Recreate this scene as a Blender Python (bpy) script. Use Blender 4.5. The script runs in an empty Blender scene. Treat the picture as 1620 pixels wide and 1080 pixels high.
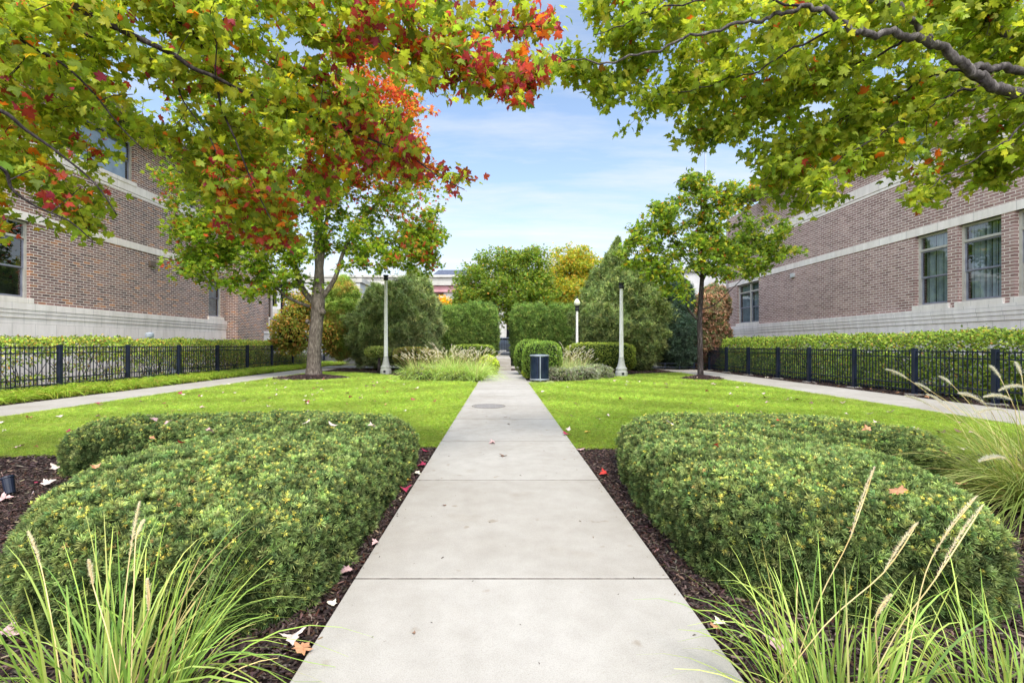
import bpy, math, random
import numpy as np
R = math.radians
random.seed(7)
rng = np.random.default_rng(11)
sc = bpy.context.scene
COL = sc.collection
CAMH = 1.37

# ---------------------------------------------------------------- helpers
def P(px, py, Z):
    return np.array([(px - 793) / 720.0 * Z, Z, CAMH - (py - 546) / 720.0 * Z])

def lin(r, g, b):
    f = lambda c: (c / 255.0) ** 2.2
    return (f(r), f(g), f(b))

def tag(o, label=None, cat=None, group=None, kind=None):
    if label: o['label'] = label
    if cat: o['category'] = cat
    if group: o['group'] = group
    if kind: o['kind'] = kind
    return o

def empty(name, loc, label=None, cat=None, group=None):
    o = bpy.data.objects.new(name, None)
    o.location = loc
    COL.objects.link(o)
    return tag(o, label, cat, group)

def link(name, me, mat=None, parent=None, smooth=False):
    o = bpy.data.objects.new(name, me)
    COL.objects.link(o)
    if mat is not None:
        me.materials.append(mat)
    if smooth:
        me.polygons.foreach_set('use_smooth', np.ones(len(me.polygons), dtype=bool))
    if parent is not None:
        o.parent = parent
        o.location = (-parent.location[0], -parent.location[1], -parent.location[2])
    return o

def np_mesh(name, V, F, mat, parent=None, col=None, smooth=False):
    """V (n,3), F (m,k) all faces with k corners, col (n,3) per vertex"""
    V = np.asarray(V, dtype=np.float32); F = np.asarray(F, dtype=np.int32)
    me = bpy.data.meshes.new(name)
    m, k = F.shape
    me.vertices.add(len(V)); me.vertices.foreach_set('co', V.ravel())
    me.loops.add(m * k); me.loops.foreach_set('vertex_index', F.ravel())
    me.polygons.add(m)
    me.polygons.foreach_set('loop_start', np.arange(0, m * k, k, dtype=np.int32))
    me.polygons.foreach_set('loop_total', np.full(m, k, dtype=np.int32))
    me.update(calc_edges=True)
    if col is not None:
        a = me.attributes.new('Col', 'FLOAT_COLOR', 'POINT')
        c = np.ones((len(V), 4), dtype=np.float32); c[:, :3] = col
        a.data.foreach_set('color', c.ravel())
    return link(name, me, mat, parent, smooth)

class MB:
    def __init__(s): s.v = []; s.f = []
    def add(s, vs, fs):
        n = len(s.v); s.v += [tuple(map(float, v)) for v in vs]; s.f += [tuple(n + i for i in f) for f in fs]
        return s
    def box(s, x0, x1, y0, y1, z0, z1):
        return s.add([(x0,y0,z0),(x1,y0,z0),(x1,y1,z0),(x0,y1,z0),(x0,y0,z1),(x1,y0,z1),(x1,y1,z1),(x0,y1,z1)],
                     [(0,3,2,1),(4,5,6,7),(0,1,5,4),(1,2,6,5),(2,3,7,6),(3,0,4,7)])
    def quad(s, a, b, c, d): return s.add([a, b, c, d], [(0,1,2,3)])
    def tube(s, pts, rad, sides=8, cap=True):
        pts = [np.array(p, float) for p in pts]
        if not hasattr(rad, '__len__'): rad = [rad] * len(pts)
        prev = None; vs = []
        for i, p in enumerate(pts):
            t = pts[min(i+1, len(pts)-1)] - pts[max(i-1, 0)]
            t = t / (np.linalg.norm(t) + 1e-9)
            if prev is None:
                a = np.array([1.0,0,0]) if abs(t[0]) < .8 else np.array([0,1.0,0])
            else: a = prev
            a = a - t * a.dot(t); a /= np.linalg.norm(a) + 1e-9; prev = a
            b = np.cross(t, a)
            for k in range(sides):
                th = 2 * math.pi * k / sides
                vs.append(p + rad[i] * (math.cos(th) * a + math.sin(th) * b))
        fs = []
        for i in range(len(pts) - 1):
            for k in range(sides):
                k2 = (k + 1) % sides
                fs.append((i*sides+k, i*sides+k2, (i+1)*sides+k2, (i+1)*sides+k))
        if cap:
            fs.append(tuple(range(sides-1, -1, -1))); fs.append(tuple((len(pts)-1)*sides + k for k in range(sides)))
        return s.add(vs, fs)
    def lathe(s, cx, cy, prof, sides=24):
        return s.tube([(cx, cy, z) for r, z in prof], [r for r, z in prof], sides)
    def build(s, name, mat, parent=None, smooth=False, bevel=0):
        me = bpy.data.meshes.new(name)
        me.from_pydata(s.v, [], s.f); me.update()
        o = link(name, me, mat, parent, smooth)
        if bevel:
            b = o.modifiers.new('b', 'BEVEL'); b.width = bevel; b.segments = 2; b.limit_method = 'ANGLE'
        return o

def frames(nrm, tip):
    """rotation matrices with local z = nrm, local y ~ tip"""
    n = nrm / (np.linalg.norm(nrm, axis=1, keepdims=True) + 1e-9)
    y = tip - n * np.sum(tip * n, axis=1, keepdims=True)
    y = y / (np.linalg.norm(y, axis=1, keepdims=True) + 1e-9)
    x = np.cross(y, n)
    return np.stack([x, y, n], axis=2)

def scatter(tv, tf, pos, Rm, s, col, shade=None):
    """copies template (tv,tf) to every pos; returns V,F,C"""
    N = len(pos); n = len(tv)
    s = np.asarray(s)
    L = tv[None] * (s[:, None, None] if s.ndim == 1 else s[:, None, :])
    V = np.einsum('nij,nkj->nki', Rm, L) + pos[:, None, :]
    F = tf[None] + (np.arange(N) * n)[:, None, None]
    C = np.repeat(col[:, None, :], n, axis=1)
    if shade is not None: C = C * shade[None, :, None]
    return V.reshape(-1, 3), F.reshape(-1, tf.shape[1]), C.reshape(-1, 3)

def cat3(parts):
    Vs, Fs, Cs = [], [], []; o = 0
    for V, F, C in parts:
        Vs.append(V); Fs.append(F + o); Cs.append(C); o += len(V)
    return np.concatenate(Vs), np.concatenate(Fs), np.concatenate(Cs)

def unit(v): return v / (np.linalg.norm(v, axis=-1, keepdims=True) + 1e-9)
def rdir(n, r=None): return unit((r or rng).normal(size=(n, 3)))

def wob(p, f, seed=0):
    """smooth pseudo-noise in -1..1 of points p (n,2|3)"""
    r = np.random.default_rng(seed); out = 0
    for i in range(5):
        k = r.normal(size=p.shape[1]) * f * (1 + .5 * i); out = out + np.sin(p @ k + r.uniform(0, 6.28)) / (1 + .4 * i)
    return out / 2.6

def in_poly(x, y, poly):
    inside = np.zeros(len(x), bool); n = len(poly)
    for i in range(n):
        x0, y0 = poly[i]; x1, y1 = poly[(i+1) % n]
        if y0 == y1: continue
        c = ((y0 > y) != (y1 > y)) & (x < (x1 - x0) * (y - y0) / (y1 - y0) + x0)
        inside ^= c
    return inside

def poly_dist(x, y, poly):
    d = np.full(len(x), 1e9); n = len(poly)
    for i in range(n):
        a = np.array(poly[i]); b = np.array(poly[(i+1) % n]); ab = b - a
        t = np.clip(((x-a[0])*ab[0] + (y-a[1])*ab[1]) / (ab @ ab + 1e-12), 0, 1)
        d = np.minimum(d, np.hypot(x - a[0] - t*ab[0], y - a[1] - t*ab[1]))
    return d

def smooth_poly(pts, k=6):
    out = []; n = len(pts); p = [np.array(q, float) for q in pts]
    for i in range(n):
        a, b, c, d = p[i-1], p[i], p[(i+1) % n], p[(i+2) % n]
        for j in range(k):
            t = j / k
            out.append(tuple(.5*((2*b)+(-a+c)*t+(2*a-5*b+4*c-d)*t*t+(-a+3*b-3*c+d)*t**3)))
    return out

def spline(pts, k=6):
    p = [np.array(q, float) for q in pts]; out = []
    for i in range(len(p) - 1):
        a, b, c, d = p[max(i-1, 0)], p[i], p[i+1], p[min(i+2, len(p)-1)]
        for j in range(k):
            t = j / k
            out.append(.5*((2*b)+(-a+c)*t+(2*a-5*b+4*c-d)*t*t+(-a+3*b-3*c+d)*t**3))
    out.append(p[-1]); return out

def pal(n, cols, w, jit=.12, r=None):
    r = r or rng
    cols = np.array(cols); w = np.array(w, float); w /= w.sum()
    c = cols[r.choice(len(cols), n, p=w)]
    return np.clip(c * (1 + r.normal(0, jit, (n, 1))) * (1 + r.normal(0, jit*.4, (n, 3))), 0.002, 1)

# ---------------------------------------------------------------- materials
def nm(name):
    m = bpy.data.materials.new(name); m.use_nodes = True
    nt = m.node_tree; nt.nodes.clear()
    return m, nt, nt.nodes.new('ShaderNodeOutputMaterial')
def node(nt, t, **kw):
    n = nt.nodes.new(t)
    for k, v in kw.items(): setattr(n, k, v)
    return n
def principled(nt, out, col, rough=.6, metal=0, spec=.5):
    b = node(nt, 'ShaderNodeBsdfPrincipled')
    if col is not None: b.inputs['Base Color'].default_value = (*col, 1)
    b.inputs['Roughness'].default_value = rough; b.inputs['Metallic'].default_value = metal
    b.inputs['Specular IOR Level'].default_value = spec
    nt.links.new(b.outputs[0], out.inputs[0]); return b
def geo_pos(nt):
    return node(nt, 'ShaderNodeNewGeometry').outputs['Position']
def noise(nt, scale, detail=4, rough=.55, vec=None):
    n = node(nt, 'ShaderNodeTexNoise'); n.inputs['Scale'].default_value = scale
    n.inputs['Detail'].default_value = detail; n.inputs['Roughness'].default_value = rough
    nt.links.new(vec if vec is not None else geo_pos(nt), n.inputs['Vector']); return n.outputs['Fac']
def ramp(nt, fac, stops):
    r = node(nt, 'ShaderNodeValToRGB'); e = r.color_ramp.elements
    while len(e) < len(stops): e.new(.5)
    for i, (p, c) in enumerate(stops):
        e[i].position = p; e[i].color = (*c, 1)
    nt.links.new(fac, r.inputs[0]); return r.outputs[0]
def mixc(nt, fac, a, b, mode='MIX'):
    m = node(nt, 'ShaderNodeMix', data_type='RGBA', blend_type=mode)
    for sock, v in ((m.inputs[0], fac), (m.inputs[6], a), (m.inputs[7], b)):
        if isinstance(v, (int, float)): sock.default_value = v
        elif isinstance(v, tuple): sock.default_value = (*v, 1)
        else: nt.links.new(v, sock)
    return m.outputs[2]
def bump(nt, h, b, strength=.3, dist=.01):
    n = node(nt, 'ShaderNodeBump'); n.inputs['Strength'].default_value = strength; n.inputs['Distance'].default_value = dist
    nt.links.new(h, n.inputs['Height']); nt.links.new(n.outputs[0], b.inputs['Normal'])
def math_(nt, op, a, b=None):
    m = node(nt, 'ShaderNodeMath', operation=op)
    for i, v in enumerate((a, b)):
        if v is None: continue
        if isinstance(v, (int, float)): m.inputs[i].default_value = v
        else: nt.links.new(v, m.inputs[i])
    return m.outputs[0]

def leaf_mat(name, trans=.45, spec=.25, rough=.5, tint=(1.25, 1.2, .6), gain=1.0):
    m, nt, out = nm(name)
    at = node(nt, 'ShaderNodeAttribute', attribute_name='Col')
    b = node(nt, 'ShaderNodeBsdfPrincipled'); b.inputs['Roughness'].default_value = rough
    b.inputs['Specular IOR Level'].default_value = spec
    gc = mixc(nt, 1.0, at.outputs['Color'], (gain, gain, gain), 'MULTIPLY'); nt.links.new(gc, b.inputs['Base Color'])
    if trans <= 0:
        nt.links.new(b.outputs[0], out.inputs[0]); return m
    t = node(nt, 'ShaderNodeBsdfTranslucent')
    nt.links.new(mixc(nt, 1.0, gc, tint, 'MULTIPLY'), t.inputs[0])
    mx = node(nt, 'ShaderNodeMixShader'); mx.inputs[0].default_value = trans
    nt.links.new(b.outputs[0], mx.inputs[1]); nt.links.new(t.outputs[0], mx.inputs[2])
    nt.links.new(mx.outputs[0], out.inputs[0]); return m

def noisy_mat(name, c1, c2, scale=6, rough=.7, metal=0, bs=0, spec=.4, bscale=None, c3=None):
    m, nt, out = nm(name); b = principled(nt, out, None, rough, metal, spec)
    f = noise(nt, scale)
    stops = [(.3, c1), (.7, c2)] if c3 is None else [(.28, c1), (.5, c3), (.72, c2)]
    nt.links.new(ramp(nt, f, stops), b.inputs['Base Color'])
    if bs: bump(nt, noise(nt, bscale or scale * 5, 6, .65), b, bs)
    return m

M = {}
M['maple'] = leaf_mat('maple_leaf', .6, gain=1.22)
M['leaf'] = leaf_mat('broad_leaf', .35, gain=1.55)
M['needle'] = leaf_mat('needle', .25, .12, .6, (1.1, 1.15, .7), gain=1.6)
M['blade'] = leaf_mat('grass_blade', .4, .2, .5, (1.1, 1.15, .6), gain=1.25)
M['plume'] = leaf_mat('plume', .5, .05, .9, (1.05, 1, .95))
M['dry'] = leaf_mat('dry_leaf', .25, .15, .6, (1.1, 1, .9))
M['chip'] = leaf_mat('bark_chip', 0, .25, .8)
M['metal_black'] = noisy_mat('black_paint', lin(24, 30, 46), lin(38, 46, 66), 3, .38, 0, .05, .5, 200)
M['iron'] = noisy_mat('iron', lin(25, 25, 28), lin(45, 45, 48), 3, .5)
M['limestone_p'] = noisy_mat('post_concrete', (.68,.66,.63), (.80,.78,.74), 14, .7, 0, .25, .3, 160)
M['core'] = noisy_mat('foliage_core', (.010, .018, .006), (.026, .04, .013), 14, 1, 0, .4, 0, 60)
M['white'] = noisy_mat('white_paint', lin(205, 205, 205), lin(225, 225, 222), 4, .45)
M['frame'] = noisy_mat('window_frame', lin(176, 170, 158), lin(200, 195, 184), 5, .45)
M['sash'] = noisy_mat('window_sash', lin(118, 118, 132), lin(146, 146, 158), 5, .4)
M['blind'] = noisy_mat('blinds', lin(150, 158, 164), lin(215, 220, 220), 2, .7)
M['dark'] = noisy_mat('dark_room', (.012, .012, .015), (.025, .025, .03), 1, .9)
M['soffit'] = noisy_mat('soffit', lin(96, 82, 72), lin(120, 104, 92), 2, .7)
M['gutter'] = noisy_mat('gutter', lin(150, 142, 140), lin(185, 178, 174), 3, .4)
M['roof'] = noisy_mat('roof_slate', lin(64, 70, 86), lin(92, 98, 114), 5, .7, 0, .3, .3, 30)
M['pipe'] = noisy_mat('grey_pipe', lin(150, 160, 172), lin(176, 184, 194), 5, .5)
M['can_dark'] = noisy_mat('bin_slat', lin(30, 40, 62), lin(52, 64, 88), 3, .25, .4)
M['can_metal'] = noisy_mat('bin_metal', lin(130, 136, 146), lin(170, 176, 184), 4, .35, .5)
M['globe'] = noisy_mat('lamp_globe', lin(205, 208, 180), lin(225, 226, 200), 3, .3)
M['carpaint'] = noisy_mat('car_paint', lin(150, 162, 190), lin(185, 195, 215), 2, .2, .1)
M['carwhite'] = noisy_mat('car_paint_white', lin(215, 218, 226), lin(232, 234, 238), 2, .2)
M['tyre'] = noisy_mat('tyre', lin(28, 28, 30), lin(45, 45, 46), 9, .8)
M['rim'] = noisy_mat('rim', lin(140, 142, 150), lin(180, 182, 188), 9, .3, .7)
M['redglass'] = noisy_mat('tail_light', lin(150, 20, 20), lin(180, 30, 25), 9, .2)
M['concrete_grey'] = noisy_mat('viaduct_concrete', lin(168, 164, 156), lin(206, 202, 192), .8, .8, 0, .2, .3, 9)
M['pinkband'] = noisy_mat('painted_girder', lin(190, 134, 138), lin(208, 156, 158), 1.2, .6)
M['stucco'] = noisy_mat('stucco', lin(188, 188, 188), lin(214, 213, 210), 1.5, .9, 0, .2, .2, 40)
M['orange_light'] = noisy_mat('beacon', lin(210, 120, 40), lin(230, 150, 60), 9, .4)

def bark_mat(name, c1, c2, c3):
    m, nt, out = nm(name); b = principled(nt, out, None, .85, 0, .2)
    mp = node(nt, 'ShaderNodeMapping'); mp.inputs['Scale'].default_value = (1, 1, .22)
    nt.links.new(geo_pos(nt), mp.inputs[0])
    f = noise(nt, 26, 6, .65, mp.outputs[0]); f2 = noise(nt, 2.2, 3)
    c = ramp(nt, f, [(.3, c1), (.55, c2), (.75, c3)])
    nt.links.new(mixc(nt, .5, c, ramp(nt, f2, [(.35, (.45, .42, .4)), (.65, (1, 1, 1))]), 'MULTIPLY'), b.inputs['Base Color'])
    bump(nt, f, b, .9, .03); return m
M['bark'] = bark_mat('bark', lin(56, 48, 44), lin(112, 102, 94), lin(166, 156, 146))
M['bark_limb'] = bark_mat('bark_limb', lin(54, 49, 48), lin(104, 98, 95), lin(158, 150, 146))
M['bark_dark'] = bark_mat('bark_dark', lin(38, 32, 32), lin(74, 66, 66), lin(120, 112, 110))

def brick_mat(name, course, length, ramp_cols, mortar, seed):
    m, nt, out = nm(name); b = principled(nt, out, None, .85, 0, .25)
    sep = node(nt, 'ShaderNodeSeparateXYZ'); nt.links.new(geo_pos(nt), sep.inputs[0])
    u = math_(nt, 'ADD', sep.outputs[0], sep.outputs[1])
    cb = node(nt, 'ShaderNodeCombineXYZ'); nt.links.new(u, cb.inputs[0]); nt.links.new(sep.outputs[2], cb.inputs[1])
    br = node(nt, 'ShaderNodeTexBrick'); br.offset = .5
    br.inputs['Scale'].default_value = 1; br.inputs['Brick Width'].default_value = length
    br.inputs['Row Height'].default_value = course; br.inputs['Mortar Size'].default_value = .009
    br.inputs['Mortar Smooth'].default_value = .15
    br.inputs['Color1'].default_value = (0, 0, 0, 1); br.inputs['Color2'].default_value = (1, 1, 1, 1); br.inputs['Mortar'].default_value = (.5, .5, .5, 1)
    nt.links.new(cb.outputs[0], br.inputs['Vector'])
    c = ramp(nt, br.outputs['Color'], ramp_cols)
    # patchy weathering and fine grain
    c = mixc(nt, .35, c, ramp(nt, noise(nt, .55, 4), [(.3, (.62, .6, .62)), (.7, (1.15, 1.1, 1.05))]), 'MULTIPLY')
    c = mixc(nt, .3, c, ramp(nt, noise(nt, 60, 3), [(.3, (.6, .6, .6)), (.7, (1.2, 1.2, 1.2))]), 'MULTIPLY')
    mps = node(nt, 'ShaderNodeMapping'); mps.inputs['Scale'].default_value = (2.2, 2.2, .16); nt.links.new(geo_pos(nt), mps.inputs[0])
    c = mixc(nt, .4, c, ramp(nt, noise(nt, 1.0, 5, .6, mps.outputs[0]), [(.35, (.68, .66, .66)), (.6, (1.08, 1.06, 1.05))]), 'MULTIPLY')
    mo = mixc(nt, .4, mortar, ramp(nt, noise(nt, 3, 4), [(.3, (.65, .63, .6)), (.7, (1, 1, 1))]), 'MULTIPLY')
    nt.links.new(mixc(nt, br.outputs['Fac'], c, mo), b.inputs['Base Color'])
    inv = math_(nt, 'SUBTRACT', 1.0, br.outputs['Fac'])
    bump(nt, inv, b, .6, .008); return m
M['brick_r'] = brick_mat('brick_mauve', .0965, .29, [(0, lin(144, 112, 106)), (.35, lin(170, 136, 130)), (.7, lin(186, 154, 146)), (1, lin(154, 120, 112))], (.95, .86, .76), 1)
M['brick_l'] = brick_mat('brick_brown', .0965, .29, [(0, lin(106, 84, 82)), (.35, lin(138, 108, 102)), (.7, lin(154, 122, 114)), (.93, lin(164, 118, 94)), (1, lin(196, 134, 92))], (.95, .86, .76), 2)

def stone_mat(name, c1, c2, bl=.9, bh=10):
    m, nt, out = nm(name); b = principled(nt, out, None, .8, 0, .25)
    sep = node(nt, 'ShaderNodeSeparateXYZ'); nt.links.new(geo_pos(nt), sep.inputs[0])
    u = math_(nt, 'ADD', sep.outputs[0], sep.outputs[1])
    cb = node(nt, 'ShaderNodeCombineXYZ'); nt.links.new(u, cb.inputs[0]); nt.links.new(sep.outputs[2], cb.inputs[1])
    br = node(nt, 'ShaderNodeTexBrick'); br.offset = .5
    br.inputs['Scale'].default_value = 1; br.inputs['Brick Width'].default_value = bl
    br.inputs['Row Height'].default_value = bh; br.inputs['Mortar Size'].default_value = .006; br.inputs['Mortar Smooth'].default_value = .3
    br.inputs['Color1'].default_value = (*c1, 1); br.inputs['Color2'].default_value = (*c2, 1)
    br.inputs['Mortar'].default_value = (c1[0]*.6, c1[1]*.6, c1[2]*.6, 1)
    nt.links.new(cb.outputs[0], br.inputs['Vector'])
    mp = node(nt, 'ShaderNodeMapping'); mp.inputs['Scale'].default_value = (3, 3, .5); nt.links.new(geo_pos(nt), mp.inputs[0])
    c = mixc(nt, .45, br.outputs['Color'], ramp(nt, noise(nt, 1.6, 6, .6, mp.outputs[0]), [(.3, (.62, .6, .56)), (.65, (1.03, 1.03, 1.03))]), 'MULTIPLY')
    nt.links.new(c, b.inputs['Base Color']); bump(nt, noise(nt, 90, 3), b, .15); return m
M['stone'] = stone_mat('limestone', (.93, .83, .77), (.97, .88, .82), .75, .42)
M['stone_band'] = stone_mat('limestone_band', (.94, .83, .75), (.97, .88, .80), 1.2, 10)

def glass_mat():
    m, nt, out = nm('window_glass')
    tr = node(nt, 'ShaderNodeBsdfTransparent'); tr.inputs[0].default_value = (.62, .68, .7, 1)
    gl = node(nt, 'ShaderNodeBsdfGlossy'); gl.inputs['Roughness'].default_value = .02; gl.inputs[0].default_value = (.8, .85, .9, 1)
    lw = node(nt, 'ShaderNodeLayerWeight'); lw.inputs[0].default_value = .35
    f = math_(nt, 'ADD', math_(nt, 'MULTIPLY', lw.outputs['Facing'], .35), .10)
    mx = node(nt, 'ShaderNodeMixShader'); nt.links.new(f, mx.inputs[0])
    nt.links.new(tr.outputs[0], mx.inputs[1]); nt.links.new(gl.outputs[0], mx.inputs[2]); nt.links.new(mx.outputs[0], out.inputs[0])
    # slightly wavy float glass
    bp = node(nt, 'ShaderNodeBump'); bp.inputs['Strength'].default_value = .06; bp.inputs['Distance'].default_value = .02
    nt.links.new(noise(nt, 2.5, 2), bp.inputs['Height']); nt.links.new(bp.outputs[0], gl.inputs['Normal'])
    return m
M['glass'] = glass_mat()

def node_noise_color(nt, scale):
    n = node(nt, 'ShaderNodeTexNoise'); n.inputs['Scale'].default_value = scale; n.inputs['Detail'].default_value = 4
    nt.links.new(geo_pos(nt), n.inputs['Vector']); return n.outputs['Color']
def concrete_mat(name, joints=None):
    m, nt, out = nm(name); b = principled(nt, out, None, .88, 0, .2)
    big = noise(nt, .7, 5, .6); mid = noise(nt, 6, 5, .6); fine = noise(nt, 190, 3, .7); sp = noise(nt, 42, 2)
    c = ramp(nt, big, [(.3, lin(164, 157, 147)), (.55, lin(174, 168, 159)), (.75, lin(181, 175, 167))])
    c = mixc(nt, .5, c, ramp(nt, mid, [(.3, (.8, .79, .77)), (.65, (1.04, 1.04, 1.04))]), 'MULTIPLY')
    c = mixc(nt, .55, c, ramp(nt, fine, [(.3, (.62, .62, .62)), (.5, (1, 1, 1)), (.75, (1.2, 1.2, 1.2))]), 'MULTIPLY')
    c = mixc(nt, .8, c, ramp(nt, sp, [(.2, (.45, .42, .4)), (.25, (1, 1, 1))]), 'MULTIPLY')
    vo = node(nt, 'ShaderNodeTexVoronoi', feature='DISTANCE_TO_EDGE'); vo.inputs['Scale'].default_value = .33
    nt.links.new(mixc(nt, .12, geo_pos(nt), node_noise_color(nt, 3.0)), vo.inputs['Vector'])
    c = mixc(nt, .04, c, ramp(nt, vo.outputs['Distance'], [(.0, (.45, .42, .4)), (.004, (1, 1, 1))]), 'MULTIPLY')
    spy = node(nt, 'ShaderNodeSeparateXYZ'); nt.links.new(geo_pos(nt), spy.inputs[0])
    fl = math_(nt, 'FLOOR', math_(nt, 'DIVIDE', math_(nt, 'SUBTRACT', spy.outputs[1], .78), 1.88)); wn = node(nt, 'ShaderNodeTexWhiteNoise', noise_dimensions='1D'); nt.links.new(fl, wn.inputs['W'])
    c = mixc(nt, 1.0, c, ramp(nt, wn.outputs['Value'], [(0, (.90, .89, .875)), (1, (1.02, 1.02, 1.02))]), 'MULTIPLY')
    c = mixc(nt, .8, c, ramp(nt, noise(nt, 9, 2, .4), [(.70, (1, 1, 1)), (.78, (.72, .66, .58))]), 'MULTIPLY')
    c = mixc(nt, .6, c, ramp(nt, noise(nt, 1.9, 3, .5), [(.62, (1, 1, 1)), (.74, (.84, .80, .74))]), 'MULTIPLY')
    nt.links.new(c, b.inputs['Base Color']); bump(nt, fine, b, .45, .004); return m
M['concrete'] = concrete_mat('concrete')
M['joint'] = noisy_mat('joint_dirt', lin(96, 90, 84), lin(140, 132, 122), 20, 1)

def ground_mat(name, stops, scale, bs=.6, bscale=40):
    m, nt, out = nm(name); b = principled(nt, out, None, .95, 0, .1)
    f = noise(nt, scale, 8, .7); c = ramp(nt, f, stops)
    nt.links.new(c, b.inputs['Base Color']); bump(nt, noise(nt, bscale, 6, .7), b, bs, .04); return m
M['mulch'] = ground_mat('mulch', [(.3, lin(30, 23, 24)), (.5, lin(58, 46, 45)), (.7, lin(86, 70, 68))], 34, 1)
M['lawnsoil'] = ground_mat('turf', [(.3, (.14, .22, .01)), (.5, (.22, .33, .015)), (.7, (.30, .42, .02))], 25, .6, 120)
M['earth'] = ground_mat('earth', [(.3, (.05, .06, .03)), (.7, (.12, .12, .07))], 2)
M['asphalt'] = ground_mat('asphalt', [(.3, (.09, .09, .09)), (.7, (.16, .16, .16))], 12, .3, 60)
M['iron_cover'] = noisy_mat('manhole_iron', lin(120, 114, 110), lin(160, 154, 148), 30, .7, .2, .8, .4, 70)

# ---------------------------------------------------------------- leaf templates
def fan(outline, cz=0.0, droop=0.0):
    o = np.array(outline, float); n = len(o)
    c = np.array([[0, .42, 0]])
    V = np.zeros((n + 1, 3)); V[0] = c; V[1:, :2] = o
    V[:, 2] = -droop * (V[:, 0]**2 + (V[:, 1] - .35)**2) + cz
    F = np.array([(0, 1 + i, 1 + (i + 1) % n) for i in range(n)])
    return V, F
def maple_outline():
    half = [(0.03, 0.0), (.22, .06), (.45, .0), (.42, .13), (.35, .22), (.52, .30), (.66, .52), (.50, .52), (.44, .60), (.27, .50), (.25, .62), (.31, .76), (.15, .82)]
    pts = half + [(0, 1.05)] + [(-x, y) for x, y in half[::-1]]
    return pts
MAPLE = fan(maple_outline(), 0, .35)
def maple_var(droop, sx, fold, twist):
    V, F = fan(maple_outline(), 0, droop); V = V.copy(); V[:, 2] += fold*np.abs(V[:, 0]) + twist*V[:, 0]*V[:, 1]; V[:, 0] *= sx; S = np.where(np.hypot(V[:, 0], V[:, 1]-.35) > .45, .86, 1.06); S[0] = 1.12; return V, F, S
MAPLES = [maple_var(.3, 1.0, .1, .3), maple_var(.6, .9, .25, -.4), maple_var(.1, 1.05, -.25, .2), maple_var(.8, .8, .5, 0)]
def star_outline():
    half = [(.1, 0), (.42, .05), (.25, .25), (.58, .5), (.2, .5)]
    return half + [(0, 1.0)] + [(-x, y) for x, y in half[::-1]]
STAR = fan(star_outline(), 0, .4)
OVAL = (np.array([(0,0,0),(.28,.35,.06),(.2,.75,.03),(0,1,-.05),(-.2,.75,.03),(-.28,.35,.06),(0,.5,-.03)], float),
        np.array([(0,1,6),(1,2,6),(2,3,6),(3,4,6),(4,5,6),(5,0,6)]))
def sprig(n=9, L=1.0, w=.034, nl=.40, spread=1.0, seed=1):
    r = np.random.default_rng(seed); V = []; F = []; S = []
    for i in range(n):
        for sgn in (-1, 1):
            y = (i + .5) / n * L * .85
            l = nl * (1 - .45 * i / n)
            a = R(62 - 30 * i / n) + r.normal(0, .12)
            d = np.array([sgn * math.sin(a), math.cos(a), .32 + r.normal(0, .12)]); d /= np.linalg.norm(d)
            b = np.array([0, y, 0]); s = np.array([0, w, 0])
            k = len(V); V += [b - s*.9, b + s*.9, b + d * l]; F.append((k, k+1, k+2)); S += [.32, .32, 1.3]
    k = len(V); V += [(-w*.5, L*.7, 0), (w*.5, L*.7, 0), (0, L*1.1, .06)]; F.append((k, k+1, k+2)); S += [.7, .7, 1.35]
    return np.array(V, float), np.array(F), np.array(S)
SPRIG = sprig()
def rosette(n=15, w=.05, seed=1):
    r = np.random.default_rng(seed); V = []; F = []; S = []
    for i in range(n):
        a = i*2.399 + r.normal(0, .2); el = R(18 + 62*(i/n)) + r.normal(0, .12); l = r.uniform(.75, 1.1)*(1 - .3*i/n)
        d = np.array([math.cos(a)*math.cos(el), math.sin(el), math.sin(a)*math.cos(el)]); q = unit(np.cross(d, np.array([0, 1., 0]) + r.normal(0, .25, 3)))*w
        b = np.array([0, -.25 + .5*i/n, 0]); m = b + d*l*.55; k = len(V)
        V += [b - q*.5, b + q*.5, m - q, m + q, b + d*l]; F += [(k, k+1, k+3), (k, k+3, k+2), (k+2, k+3, k+4)]; S += [.25, .25, .85, .95, 1.35]
    return np.array(V, float), np.array(F), np.array(S)
ROS = [rosette(15, .055, q) for q in (1, 2, 3)]
def tuft(n=9, seed=3, w=.16, l=1.0):
    r = np.random.default_rng(seed); V = []; F = []; S = []
    for i in range(n):
        d = unit(r.normal(size=3) * np.array([1, 1, .6]) + np.array([0, .8, .2])); q = unit(np.cross(d, r.normal(size=3)))
        ll = l * r.uniform(.6, 1.1); b = r.normal(0, .12, 3)
        k = len(V); V += [b - q*w*.6, b + d*ll*.5 - q*w, b + d*ll*.5 + q*w, b + d*ll]; F += [(k, k+1, k+2), (k+1, k+3, k+2)]; S += [.65, .9, .9, 1.15]
    return np.array(V, float), np.array(F), np.array(S)
TUFTS = [tuft(8, s) for s in (3, 4, 5)]
CT = [tuft(11, s, .055, 1.0) for s in (6, 7, 8)]
def grasstuft(n=7, seed=1, w=.05):
    r = np.random.default_rng(seed); V = []; F = []; S = []
    for i in range(n):
        a = r.uniform(0, 6.28); t = r.uniform(.1, .6); d = np.array([math.cos(a)*t, math.sin(a)*t, 1]); d /= np.linalg.norm(d)
        b = np.array([r.normal(0, .3), r.normal(0, .3), 0]); q = np.array([-math.sin(a+1), math.cos(a+1), 0]) * w
        l = r.uniform(.6, 1.1); k = len(V); V += [b - q, b + q, b + d * l]; F.append((k, k+1, k+2)); S += [.6, .6, 1.2]
    return np.array(V, float), np.array(F), np.array(S)
GT = [grasstuft(8, s) for s in (1, 2, 3)]

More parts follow.
